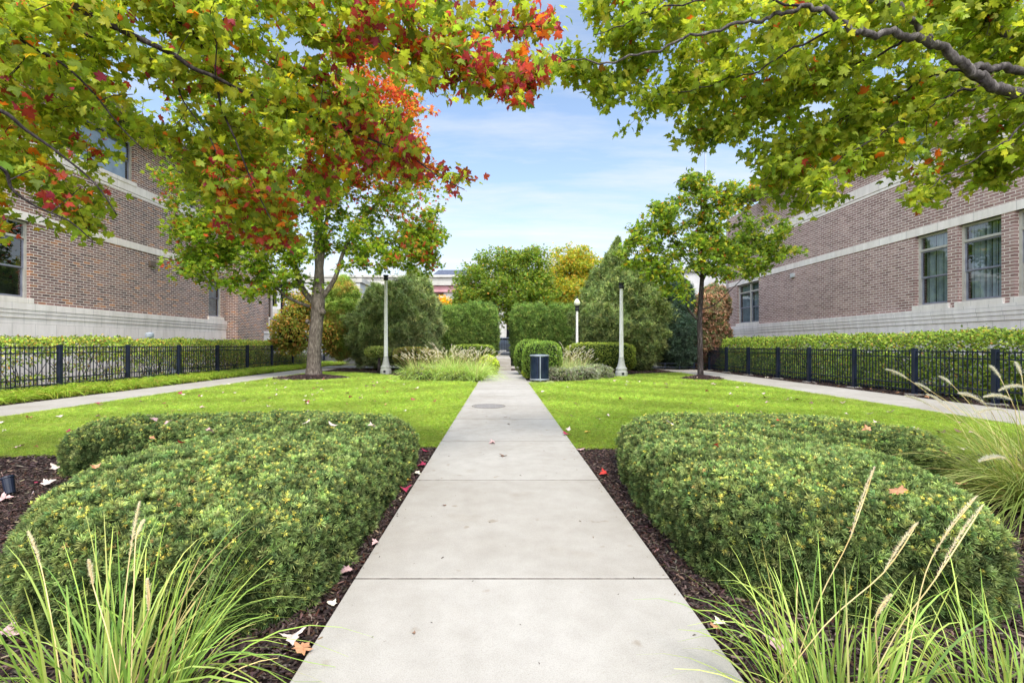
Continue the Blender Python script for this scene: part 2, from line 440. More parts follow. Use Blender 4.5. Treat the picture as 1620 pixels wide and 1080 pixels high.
def leaves(pos, tip, nrm, size, col, tmpl):
    return scatter(tmpl[0], tmpl[1], pos, frames(nrm, tip), size, col, tmpl[2] if len(tmpl) > 2 else None)

def ribbons(root, dirv, length, droop, width, col, seg=6, tipcol=1.25, r=None):
    """curved tapering grass blades"""
    r = r or rng
    N = len(root); t = np.linspace(0, 1, seg + 1)
    up = np.array([0, 0, 1.0])
    d = unit(dirv); h = d.copy(); h[:, 2] = 0; h = unit(h)
    p = root[:, None, :] + d[:, None, :] * (length[:, None, None] * t[None, :, None]) \
        + h[:, None, :] * (length * droop)[:, None, None] * (t**2.2)[None, :, None] * .55 \
        - up * (length * droop)[:, None, None] * (t**2.6)[None, :, None]
    p[:, :, 2] = np.maximum(p[:, :, 2], .01)
    q = unit(np.cross(h, up) + r.normal(0, .5, (N, 3)))
    w = (1 - t**2.2)[None, :, None] * width[:, None, None] * .5 + .0006
    V = np.stack([p - q[:, None] * w, p + q[:, None] * w], axis=2).reshape(N, -1, 3)
    n = V.shape[1]; F = []
    for i in range(seg):
        F += [(2*i, 2*i+1, 2*i+3), (2*i, 2*i+3, 2*i+2)]
    F = np.array(F)[None] + (np.arange(N) * n)[:, None, None]
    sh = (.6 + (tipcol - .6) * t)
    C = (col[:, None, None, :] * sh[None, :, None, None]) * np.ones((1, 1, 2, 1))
    return V.reshape(-1, 3), F.reshape(-1, 3), C.reshape(-1, 3), p

# ---------------------------------------------------------------- palettes (albedo)
G_Y = (.37, .43, .05); G_YL = (.50, .52, .07); G_M = (.28, .37, .045); G_D = (.16, .23, .035)
RED = (.52, .08, .06); CRIM = (.38, .05, .09); ORA = (.62, .16, .025); YEL = (.60, .42, .03); BRN = (.22, .12, .06)

# ================================================================ SETTING
def sheet(name, pts, z, mat, thick=0):
    mb = MB(); n = len(pts)
    if thick:
        mb.add([(x, y, z) for x, y in pts] + [(x, y, z - thick) for x, y in pts],
               [tuple(range(n))] + [(i, i+n, (i+1) % n + n, (i+1) % n) for i in range(n)])
    else: mb.add([(x, y, z) for x, y in pts], [tuple(range(n))])
    return tag(mb.build(name, mat), kind='structure')
sheet('ground', [(-400, -60), (400, -60), (400, 600), (-400, 600)], -.03, M['earth'])
sheet('mulch_ground', [(-11.2, -2), (11.3, -2), (11.3, 30.4), (-11.2, 30.4)], -.012, M['mulch'])
sheet('planting_strip_left', [(-16.2, -2), (-11.2, -2), (-11.2, 36), (-16.2, 36)], -.010, M['mulch'])
sheet('planting_strip_right', [(11.3, -2), (15.2, -2), (15.2, 36), (11.3, 36)], -.010, M['mulch'])

# main path in slabs (real gaps between them show dark joints)
PX0, PX1 = -.85, .98
joints = [.78, 2.64, 4.57, 6.41, 8.3, 10.2, 12.1, 14.0, 15.9, 17.8, 19.7, 21.6, 23.5]
sheet('path_bed', [(PX0 - .01, -2), (PX1 + .01, -2), (PX1 + .01, 24.4), (PX0 - .01, 24.4)], -.004, M['joint'])
ys = [-1.1] + joints + [24.35]
mb = MB()
for a, b in zip(ys[:-1], ys[1:]):
    mb.box(PX0, PX1, a + .006, b - .006, -.03, .02)
tag(mb.build('path', M['concrete'], bevel=.006), kind='structure')
mb = MB()
for q_ in joints: mb.box(PX0 + .004, PX1 - .004, q_ - .0035, q_ + .0035, .012, .0206)
tag(mb.build('path_joints', M['joint']), kind='structure')
def side_path(name, x0, x1, y0, y1, step=1.83, along='y'):
    mb = MB(); n = int(((y1 - y0) if along == 'y' else (x1 - x0)) / step) + 1
    for i in range(n):
        if along == 'y':
            a = y0 + i*step; b = min(a + step, y1)
            if b - a > .1: mb.box(x0, x1, a + .006, b - .006, -.03, .018)
        else:
            a = x0 + i*step; b = min(a + step, x1)
            if b - a > .1: mb.box(a + .006, b - .006, y0, y1, -.03, .018)
    tag(mb.build(name, M['concrete'], bevel=.006), kind='structure')
side_path('sidewalk_left', -11.15, -9.5, -2, 27.0)
side_path('sidewalk_right', 8.85, 10.8, -2, 27.0)
side_path('sidewalk_across', -11.15, 10.8, 27.0, 29.4, 1.83, 'x')

# lawns
LBED = [(-.85, 16.6), (-1.5, 17.3), (-2.6, 17.6), (-3.8, 19.2), (-5.3, 21.0), (-7.0, 22.6), (-9.5, 23.4)]
RBED = [(.98, 16.6), (1.9, 16.9), (3.2, 17.4), (4.6, 19.2), (6.4, 21.4), (8.85, 22.6)]
lawnL = [(-.86, 6.1)] + LBED + [(-9.49, 5.2), (-6.5, 5.5), (-4, 5.9)]
lawnR = [(.99, 6.0)] + RBED + [(8.84, 5.6), (6, 5.7), (3, 5.9)]
sheet('lawn_left', lawnL[::-1], .006, M['lawnsoil'])
sheet('lawn_right', lawnR, .006, M['lawnsoil'])

HL = smooth_poly([(-1.0,2.5),(-1.2,2.18),(-1.7,2.08),(-2.3,2.2),(-2.75,2.65),(-3.0,3.1),(-3.05,3.7),(-3.0,4.1),(-3.1,4.4),(-3.6,4.6),(-4.4,4.7),(-4.8,5.1),(-4.7,5.6),(-4.1,5.95),(-3.2,6.1),(-2.2,6.1),(-1.4,5.8),(-1.03,5.3),(-.99,4.2),(-.98,3.2)])
HR = smooth_poly([(1.2,2.75),(1.42,2.4),(1.9,2.22),(2.5,2.3),(2.8,2.65),(3.0,3.0),(3.08,3.4),(3.02,3.7),(3.05,3.9),(3.35,4.05),(3.9,4.08),(4.25,4.35),(4.35,4.8),(4.15,5.3),(3.6,5.7),(2.8,5.85),(2.0,5.75),(1.5,5.4),(1.32,4.9),(1.2,4.0),(1.18,3.3)])

def lawn_grass(name, poly, seed):
    r = np.random.default_rng(seed); xs = [p[0] for p in poly]; ys_ = [p[1] for p in poly]
    parts = []
    for y0, y1, dens, s in ((5, 7.5, 2600, .030), (7.5, 11, 1300, .036), (11, 16, 560, .046), (16, 24, 260, .06)):
        area = (max(xs) - min(xs)) * (y1 - y0); n = int(area * dens)
        x = r.uniform(min(xs) - .04, max(xs) + .04, n); y = r.uniform(y0, y1, n)
        k = in_poly(x, y, poly) ; x, y = x[k], y[k]
        hid = in_poly(x, y, HL) | in_poly(x, y, HR)
        # rings of mulch round the two lawn trees stay bare
        hid |= ((x + 7.9)**2 / 1.5**2 + (y - 18.9)**2 / 1.25**2 < 1) | (np.hypot(x - 8.1, y - 18.5) < .72)
        x, y = x[~hid], y[~hid]; n = len(x)
        x = x + r.normal(0, .035, n); y = y + r.normal(0, .05, n)
        pos = np.stack([x, y, np.full(n, .004)], 1)
        p2 = pos[:, :2]
        c = pal(n, [(.37, .48, .08), (.47, .57, .11), (.26, .36, .06), (.58, .58, .22)], [4, 3, 2.4, .5], .22, r)
        ol = np.clip(wob(p2, 1.7, seed+30) - .25, 0, 1)[:, None]*.7; c = c*(1-ol) + np.array([.36,.38,.10])*ol
        stripe = np.sin(np.hypot(x - (14 if seed == 22 else -14), (y - 24)*1.15) * 2.6)
        c *= (1 + .10 * np.tanh(2 * stripe) + .13 * wob(p2, .9, seed) + .10*wob(p2, 5, seed+9))[:, None]
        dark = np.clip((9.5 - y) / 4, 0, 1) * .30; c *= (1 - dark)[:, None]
        nrm = unit(np.array([0, 0, 1.0]) + r.normal(0, .13, (n, 3))); tip = rdir(n, r)
        for i, g in enumerate(GT):
            m = (np.arange(n) % 3) == i
            sz = s * r.uniform(.75, 1.3, m.sum())
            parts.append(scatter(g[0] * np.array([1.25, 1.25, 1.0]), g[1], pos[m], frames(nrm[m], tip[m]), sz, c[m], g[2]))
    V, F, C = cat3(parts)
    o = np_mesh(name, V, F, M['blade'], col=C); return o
tag(lawn_grass('lawn_grass', lawnL, 21), 'mown bright green grass of the lawn left of the path', 'grass', kind='stuff')
tag(lawn_grass('lawn_grass', lawnR, 22), 'mown striped green grass of the lawn right of the path', 'grass', kind='stuff')

# mulch chips
def chips(name, regions, label, seed):
    r = np.random.default_rng(seed); parts = []
    cv = np.array([(-.5,-.1,0),(.5,-.14,0),(.55,.08,.0),(-.45,.13,0),(0,0,.12)], float); cf = np.array([(0,1,4),(1,2,4),(2,3,4),(3,0,4)])
    for x0, x1, y0, y1, dens, s in regions:
        n = int((x1-x0)*(y1-y0)*dens); x = r.uniform(x0, x1, n); y = r.uniform(y0, y1, n)
        k = ~((x > PX0-.02) & (x < PX1+.02)) & ~in_poly(x, y, lawnL) & ~in_poly(x, y, lawnR)
        inh = (in_poly(x, y, HL) & (poly_dist(x, y, HL) > .15)) | (in_poly(x, y, HR) & (poly_dist(x, y, HR) > .15)); k &= ~inh
        x, y = x[k], y[k]; n = len(x)
        pos = np.stack([x, y, r.uniform(-.008, .022, n)], 1)
        c = pal(n, [lin(48,38,36), lin(72,58,54), lin(100,84,76), lin(132,114,100), lin(66,44,34)], [4,4,2,.5,1.5], .25, r)
        parts.append(scatter(cv, cf, pos, frames(unit(np.array([0,0,1.])+r.normal(0,.35,(n,3))), rdir(n, r)), s*r.uniform(.4,1.5,n), c))
    V, F, C = cat3(parts)
    return tag(np_mesh(name, V, F, M['chip'], col=C), label, 'mulch', kind='stuff')
chips('bark_mulch', [(-5.2, -.8, 1.0, 6.3, 6200, .032), (.9, 5.4, 1.0, 6.3, 6200, .032), (-9.5, -5.2, 3.0, 6.0, 1100, .05), (5.4, 8.8, 3.0, 6.0, 700, .05)], 'dark shredded bark mulch in the front beds', 31)
chips('bark_mulch', [(-9.4, -.9, 16.5, 27, 150, .08), (1, 8.8, 16.5, 27, 150, .08)], 'brown bark mulch in the far beds around the lamp posts', 32)
chips('bark_mulch', [(10.85, 11.9, 8, 27, 500, .05), (-11.9, -11.2, 8, 27, 200, .05)], 'dark mulch and litter along the foot of the fences', 33)

# bits of bark and grit blown on the path
_r = np.random.default_rng(34); _n = 420; _sd = _r.random(_n) < .6
_x = np.where(_sd, np.where(_r.random(_n) < .5, PX0 + np.abs(_r.normal(0, .05, _n)), PX1 - np.abs(_r.normal(0, .05, _n))), _r.uniform(PX0, PX1, _n)); _y = 1.2 + 12*_r.random(_n)**1.4
_cv = np.array([(-.5,-.15,0),(.5,-.1,0),(.4,.15,0),(-.4,.12,0),(0,0,.2)], float); _cf = np.array([(0,1,4),(1,2,4),(2,3,4),(3,0,4)])
_V, _F, _C = scatter(_cv, _cf, np.stack([_x, _y, np.full(_n, .0215)], 1), frames(unit(np.array([0,0,1.])+_r.normal(0,.15,(_n,3))), rdir(_n, _r)), .004 + .022*_r.random(_n)**3, pal(_n, [lin(60,48,42), lin(90,76,64), lin(130,110,90)], [3,3,2], .2, _r))
tag(np_mesh('path_debris', _V, _F, M['chip'], col=_C), 'small specks of bark and grit blown onto the concrete path', 'debris', kind='stuff')
# joint grime, manhole
mh = empty('manhole_cover', (-.28, 10.1, .02), 'round iron manhole cover set in the concrete path', 'manhole cover')
mb = MB().lathe(-.28, 10.1, [(.33, .018), (.33, .0235), (.0, .0245)], 40); mb.build('cover', M['iron_cover'], mh)
mb = MB()
for i in range(48):
    a0, a1 = 2*math.pi*i/48, 2*math.pi*(i+1)/48
    mb.add([(-.28+r_*math.cos(a), 10.1+r_*math.sin(a), .0235) for r_, a in ((.345, a0), (.375, a0), (.375, a1), (.345, a1))], [(0,1,2,3)])
mb.build('ring', M['joint'], mh)

# ================================================================ CLIPPED YEW HEDGES
def yew(name, poly, H, label, seed):
    r = np.random.default_rng(seed)
    root = empty(name, (np.mean([p[0] for p in poly]), np.mean([p[1] for p in poly]), 0), label, 'hedge', 'clipped yew hedges beside the path')
    g = .045
    xs = np.arange(min(p[0] for p in poly) - g, max(p[0] for p in poly) + g, g); ysr = np.arange(min(p[1] for p in poly) - g, max(p[1] for p in poly) + g, g)
    X, Y = np.meshgrid(xs, ysr, indexing='ij'); x, y = X.ravel(), Y.ravel()
    ins = in_poly(x, y, poly); d = poly_dist(x, y, poly); d = np.where(ins, d, 0)
    gx = np.gradient(d.reshape(X.shape), g, axis=0).ravel(); gy = np.gradient(d.reshape(X.shape), g, axis=1).ravel()
    rr = .26; t = np.clip(d / rr, 0, 1)
    h = (1 - (1 - t)**2.6)**(1/2.6)
    p2 = np.stack([x, y], 1)
    z = H * h * (1 + .045 * wob(p2, 1.6, seed) + .03 * wob(p2, 5, seed+1)) + .06 * np.clip((d - .25) / .9, 0, 1)
    edge = np.clip(1 - d / rr, 0, 1)
    ox = -gx * edge * .10 * np.sin(np.clip(z / H, 0, 1) * math.pi) ; oy = -gy * edge * .10 * np.sin(np.clip(z / H, 0, 1) * math.pi)
    V = np.stack([x + ox, y + oy, z], 1)
    nx, ny = X.shape; idx = np.arange(nx*ny).reshape(nx, ny)
    q = np.stack([idx[:-1,:-1], idx[1:,:-1], idx[1:,1:], idx[:-1,1:]], -1).reshape(-1, 4)
    q = q[ins[q].any(axis=1)]
    core = V.copy(); core[:, 2] = np.maximum(core[:, 2] - .03, -.01)
    cc = np.array([root.location[0], root.location[1]]); 
    core[:, 0] += gx * edge * .035; core[:, 1] += gy * edge * .035
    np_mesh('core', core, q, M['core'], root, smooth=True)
    tri = np.concatenate([q[:, [0,1,2]], q[:, [0,2,3]]])
    A, B, C_ = V[tri[:,0]], V[tri[:,1]], V[tri[:,2]]
    nr = np.cross(B-A, C_-A); ar = np.linalg.norm(nr, axis=1) * .5; nr = unit(nr)
    cen = (A+B+C_)/3; dist = np.linalg.norm(cen - np.array([0,0,CAMH]), axis=1)
    # sides and the part near the camera get more shoots
    wgt = ar * np.clip(4.2 / dist, .7, 1.5)
    n = int(wgt.sum() * 2500); k = r.choice(len(tri), n, p=wgt/wgt.sum())
    u, v = r.random(n), r.random(n); f = u + v > 1; u[f] = 1-u[f]; v[f] = 1-v[f]
    pos = A[k] + (B[k]-A[k])*u[:,None] + (C_[k]-A[k])*v[:,None]
    nn = nr[k]
    depth = r.uniform(-.045, .012, n) + .022 * wob(pos, 14, seed+3) + .018*wob(pos, 40, seed+4)
    pos = pos + nn * depth[:, None]
    tipd = unit(nn * 1.0 + np.array([0,0,.25]) + r.normal(0, .38, (n,3)))
    nrm = unit(np.cross(tipd, rdir(n, r)) + nn*.5 + np.array([0,0,.3]))
    top = np.clip(nn[:,2], 0, 1)
    c = pal(n, [(.125,.18,.06), (.18,.235,.075), (.25,.30,.095), (.07,.11,.04)], [4,4,2.4,1.6], .18, r)
    yel = r.random(n) < (.03 + .22*top*np.clip(.6+.7*wob(pos[:, :2], 1.3, seed+7), 0, 1.3))
    c[yel] = pal(yel.sum(), [(.55,.54,.12), (.72,.60,.12), (.42,.46,.13), (.50,.34,.13)], [4,2,3,.8], .15, r)
    c *= (.14 + 18*np.clip(depth+.042, 0, .065))[:, None]  # shade of the gaps put into the colour: deeper shoots darker
    c *= (.66 + .44*top)[:, None]  # sides painted darker than the top, as shading
    sz = r.uniform(.026, .048, n) * np.where(yel, .5, 1)
    pos = pos + nn * np.where(yel, .012, 0)[:, None]
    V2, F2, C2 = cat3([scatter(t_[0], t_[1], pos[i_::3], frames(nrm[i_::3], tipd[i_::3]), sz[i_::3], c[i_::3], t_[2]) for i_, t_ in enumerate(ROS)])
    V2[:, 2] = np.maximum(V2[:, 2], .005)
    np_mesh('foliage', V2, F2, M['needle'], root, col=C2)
    return root
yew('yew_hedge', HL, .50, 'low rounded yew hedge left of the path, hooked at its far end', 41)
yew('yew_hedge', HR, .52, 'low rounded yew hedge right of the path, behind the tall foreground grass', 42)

# ================================================================ ORNAMENTAL GRASSES
def plume_geo(p0, p1, bend, rad, n, col, r, hair=.02):
    """bottle-brush seed head between p0 and p1"""
    t = r.random(n)**.9; ax = p1 - p0; L = np.linalg.norm(ax); axu = ax / L
    pos = p0 + ax * t[:, None] + bend * (t*(1-t)*4)[:, None] * L * .12
    out = rdir(n, r); out = unit(out - axu * (out @ axu)[:, None])
    d = unit(out * .75 + axu)
    env = np.sin(np.clip(t*.93+.07, 0, 1)*math.pi)**.5
    tv = np.array([(-.5,0,0),(.5,0,0),(0,1,0)], float); tf = np.array([(0,1,2)])
    s = np.stack([np.full(n, hair*.12), rad*env*r.uniform(.5,1.3,n)+.004, np.ones(n)], 1)
    return scatter(tv, tf, pos, frames(unit(rdir(n, r)), d), s, pal(n, [col], [1], .1, r))
def ornamental(name, base, nb, L, spread, w, cols, cw, label, seed, plumes=(), droop=(.25, .9), lean=(0, 0), nplume=0, plen=.18, prad=.012, pcol=(.95,.84,.62), group='clumps of ornamental grass', br=.12, seg=7, hair=.02, nh=260, pl_h=1.0):
    r = np.random.default_rng(seed); base = np.array(base, float)
    root = empty(name, base, label, 'ornamental grass', group)
    a = r.uniform(0, 2*math.pi, nb); rad = br*np.sqrt(r.random(nb))
    rt = base + np.stack([np.cos(a)*rad, np.sin(a)*rad, np.zeros(nb)], 1)
    a2 = a + r.normal(0, .6, nb); til = np.abs(r.normal(spread, spread*.45, nb))
    d = np.stack([np.cos(a2)*til + lean[0], np.sin(a2)*til + lean[1], np.ones(nb)], 1)
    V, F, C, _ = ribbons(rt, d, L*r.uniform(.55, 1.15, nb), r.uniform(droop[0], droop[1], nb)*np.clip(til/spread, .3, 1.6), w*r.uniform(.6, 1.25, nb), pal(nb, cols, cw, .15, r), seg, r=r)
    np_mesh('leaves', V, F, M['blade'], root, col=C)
    geo = []; st = MB()
    allp = list(plumes)
    for i in range(nplume):
        aa = r.uniform(0, 6.28); tt = abs(r.normal(spread*.8, spread*.3)); hh = L*pl_h*r.uniform(.85, 1.15)
        dd = unit(np.array([math.cos(aa)*tt+lean[0], math.sin(aa)*tt+lean[1], 1.0]))
        e = base + dd*hh + np.array([math.cos(aa), math.sin(aa), -.3])*.1*hh
        dd2 = unit(dd + np.array([math.cos(aa)*.5, math.sin(aa)*.5, -.3]))
        allp.append((e, e + dd2*plen*r.uniform(.8, 1.2)))
    for (p0, p1) in allp:
        p0 = np.array(p0); p1 = np.array(p1)
        b0 = base + np.array([r.normal(0, br*.5), r.normal(0, br*.5), 0])
        st.tube(spline([b0, b0*.45 + p0*.55 + np.array([0, 0, .05]), p0, p1*.98+p0*.02], 4), [.0022]*12 + [.0011], 4)
        geo.append(plume_geo(p0, p1, np.array([0, 0, .6]), prad, nh, pcol, r, hair))
    if geo:
        st.build('stems', M['straw'], root); V, F, C = cat3(geo); np_mesh('seed_heads', V, F, M['plume'], root, col=C)
    return root
M['straw'] = noisy_mat('straw_stem', lin(190, 165, 105), lin(215, 195, 140), 6, .7)
GC = [(.24,.36,.07), (.36,.47,.10), (.48,.55,.15), (.60,.50,.20), (.15,.25,.05)]; GW = [4, 4, 2.5, .8, 1.5]
# front left clump (seed heads placed where they stand in the photo)
ornamental('feather_grass', (-1.36, 1.60, 0), 250, .80, .42, .0075, GC, GW, 'tall thin grass with straw seed heads at the front left corner, before the yew hedge', 51,
    plumes=[(P(205, 880, 1.62), P(221, 793, 1.66)), (P(64, 893, 1.7), P(44, 840, 1.72)), (P(147, 925, 1.55), P(140, 885, 1.55)), (P(235, 965, 1.5), P(233, 915, 1.5)), (P(215, 850, 1.75), P(228, 822, 1.8))],
    droop=(.1, .8), prad=.009, nh=420, br=.2)
ornamental('feather_grass', (1.16, 1.54, 0), 230, .70, .42, .0075, GC, GW, 'tall thin grass at the front right, its long straw seed heads against the yew hedge', 52,
    plumes=[(P(1345, 850, 1.68), P(1384, 738, 1.72)), (P(1398, 905, 1.6), P(1452, 826, 1.6)), (P(1475, 880, 1.62), P(1546, 784, 1.66)), (P(1480, 915, 1.55), P(1556, 798, 1.58)), (P(1386, 975, 1.45), P(1410, 940, 1.45))],
    droop=(.1, .8), prad=.0085, nh=420, br=.2)
ornamental('feather_grass', (1.80, 1.56, 0), 170, .62, .42, .007, GC, GW, 'shorter thin grass at the lower right corner on the dark mulch', 53, droop=(.1, .8), br=.18)
# big fountain grass at the right edge
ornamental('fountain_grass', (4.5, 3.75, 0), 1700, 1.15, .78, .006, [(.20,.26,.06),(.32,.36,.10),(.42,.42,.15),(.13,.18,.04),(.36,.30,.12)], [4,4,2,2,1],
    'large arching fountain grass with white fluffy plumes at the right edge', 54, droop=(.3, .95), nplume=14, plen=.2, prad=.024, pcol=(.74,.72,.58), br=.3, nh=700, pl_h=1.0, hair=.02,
    plumes=[(P(1560, 640, 3.5), P(1515, 622, 3.4)), (P(1600, 632, 3.5), P(1556, 628, 3.4)), (P(1590, 724, 3.2), P(1548, 730, 3.1)), (P(1620, 612, 3.6), P(1580, 618, 3.5)), (P(1590,650,3.5), P(1540,655,3.4))])
# far beds
FG = [(.38,.52,.12), (.50,.62,.20), (.28,.40,.09), (.60,.62,.28)]
for i, (x, y, L, lb) in enumerate([(-3.3, 17.9, 1.0, 'leftmost plume grass in the left bed beside the lamp post'), (-2.5, 17.8, 1.05, 'plume grass second from the left in the left bed'), (-1.75, 17.6, 1.05, 'plume grass in the middle of the left bed'),
        (-1.0, 17.5, 1.0, 'plume grass beside the left edge of the path'), (-2.1, 18.9, 1.25, 'plume grass behind the others before the left box hedge'), (-.95, 19.2, 1.0, 'yellow green plume grass by the path in the left bed, farthest back')]):
    ornamental('plume_grass', (x, y, 0), 520, L*1.1, .6, .013, FG, [4,4,2,1], lb, 60+i, droop=(.2, .8), nplume=30, plen=.2, prad=.038, pcol=(.92,.85,.72), br=.28, seg=4, nh=60, hair=.06, group='plume grasses in the far beds')
for i, (x, y, L, lb) in enumerate([(2.35, 18.3, .95, 'pale plume grass right of the litter bin'), (3.2, 18.6, .95, 'pale plume grass between the litter bin and the clipped hedge'), (2.8, 19.6, 1.1, 'pale plume grass behind the two by the litter bin')]):
    ornamental('plume_grass', (x, y, 0), 560, L*1.12, .55, .013, [(.44,.52,.22), (.56,.60,.32), (.30,.40,.14)], [4,3,2], lb, 70+i, droop=(.2, .8), nplume=30, plen=.2, prad=.038, pcol=(.95,.88,.78), br=.28, seg=4, nh=60, hair=.06, group='plume grasses in the far beds')

# ground cover strip along the left fence
def strip_grass():
    r = np.random.default_rng(81); n = 620
    y = r.uniform(9.2, 33, n); x = r.uniform(-12.75, -11.35, n); parts = []
    m = 30; N = n*m
    base = np.repeat(np.stack([x, y, np.zeros(n)], 1), m, 0) + np.concatenate([r.normal(0, .05, (N, 2)), np.zeros((N, 1))], 1)
    a = r.uniform(0, 6.28, N); til = r.uniform(.15, .8, N)
    d = np.stack([np.cos(a)*til, np.sin(a)*til, np.ones(N)], 1)
    c = pal(N, [(.26,.38,.04), (.34,.45,.05), (.18,.28,.03), (.45,.42,.08), (.45,.30,.08)], [4,4,2,1,.5], .14, r)
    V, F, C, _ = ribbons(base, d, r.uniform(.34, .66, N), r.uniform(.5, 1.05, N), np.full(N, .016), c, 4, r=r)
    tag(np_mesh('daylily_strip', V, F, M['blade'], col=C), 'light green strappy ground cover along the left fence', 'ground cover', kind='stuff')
strip_grass()

# ================================================================ TREES
def attach_network(nodes, targets, r, sag=.06, seglen=.25, limit=None, minr=.0022, stretch=1.0, taper=.0035):
    """greedy branching: each target joins the nearest node of the growing network. nodes: list of [pos, radius]"""
    NR = [rr for _, rr in nodes]; cnt = len(nodes)
    buf = np.zeros((cnt + 60*len(targets), 3)); pen = np.zeros(len(buf)); buf[:cnt] = [p for p, _ in nodes]; pen[:cnt] = [.25 if q < .004 else 0 for q in NR]
    arr = buf[:cnt]; tubes = []
    dmin = np.array([np.min(np.linalg.norm(arr - t, axis=1)) for t in targets]); order = np.argsort(dmin)
    ends = []
    for k in order:
        t = targets[k]; arr = buf[:cnt]; dd = np.sqrt(((arr - t)**2).sum(1)) + pen[:cnt]
        j = int(np.argmin(dd)); p0 = arr[j]; L = np.linalg.norm(t - p0); ns = max(2, int(L / seglen))
        r0 = min(NR[j]*.62, minr + taper*L*stretch); p0 = p0.copy(); ns = min(ns, 58); pts = [p0]; rad = [r0]
        side = rdir(1, r)[0] * L * .10
        for i in range(1, ns + 1):
            u = i / ns; p = p0 + (t - p0)*u + side*math.sin(u*math.pi) + np.array([0, 0, sag*L*math.sin(u*math.pi)])
            pts.append(p); rad.append(r0 + (minr - r0)*u); buf[cnt] = p; NR.append(r0 + (minr - r0)*u); pen[cnt] = .25 if NR[-1] < .004 else 0; cnt += 1
        tubes.append((pts, rad)); ends.append((t, pts[-1] - pts[-2], pts))
    return tubes, ends

# a small space of canopy polygons: where the crown of each near tree hangs (seen from the path)
def sample_canopy(poly, n, r, zf, thin=None):
    out = []; xs = [p[0] for p in poly]; ys_ = [p[1] for p in poly]
    while len(out) < n:
        x = r.uniform(min(xs), max(xs), 4000); y = r.uniform(min(ys_), max(ys_), 4000)
        k = in_poly(x, y, poly); x, y = x[k], y[k]
        if thin is not None:
            k = r.random(len(x)) < thin(x, y); x, y = x[k], y[k]
        for a, b in zip(x, y):
            Z = zf(a, b, r); out.append((a, b, Z, P(a, b, Z)))
            if len(out) >= n: break
    return out

def spray_leaves(ends, r, per, reach, size, colfn, tmpl, upb=.9, hang=.25, out=.7, jit=1.0):
    pos = []; tip = []; nrm = []; sz = []; col = []
    for (t, d, pts) in ends:
        m = int(per * r.uniform(.7, 1.3)); d = d / (np.linalg.norm(d) + 1e-9)
        back = r.random(m)**.7; b = t - d * (back * reach * .8)[:, None]
        off = rdir(m, r) * (r.uniform(.02, 1, m) * reach * .42)[:, None]; off[:, 2] *= .55
        p = b + off
        pos.append(p)
        tip.append(unit(off)*out + d*.3 + np.array([0, 0, -hang]) + r.normal(0, .3, (m, 3)))
        nrm.append(np.array([0, 0, upb]) + r.normal(0, .62*jit, (m, 3)))
        s = size * r.uniform(.5, 1.3, m); sz.append(s); col.append(colfn(p, t, r))
    pos = np.concatenate(pos); tip = np.concatenate(tip); nrm = np.concatenate(nrm)
    sz = np.concatenate(sz); col = np.concatenate(col); tip = unit(tip); nrm = unit(nrm)
    if not isinstance(tmpl, list): return leaves(pos, tip, nrm, sz, col, tmpl)
    return cat3([leaves(pos[i::len(tmpl)], tip[i::len(tmpl)], nrm[i::len(tmpl)], sz[i::len(tmpl)], col[i::len(tmpl)], t) for i, t in enumerate(tmpl)])

def px_of(p): return 793 + p[:, 0]/p[:, 1]*720, 546 - (p[:, 2]-CAMH)/p[:, 1]*720

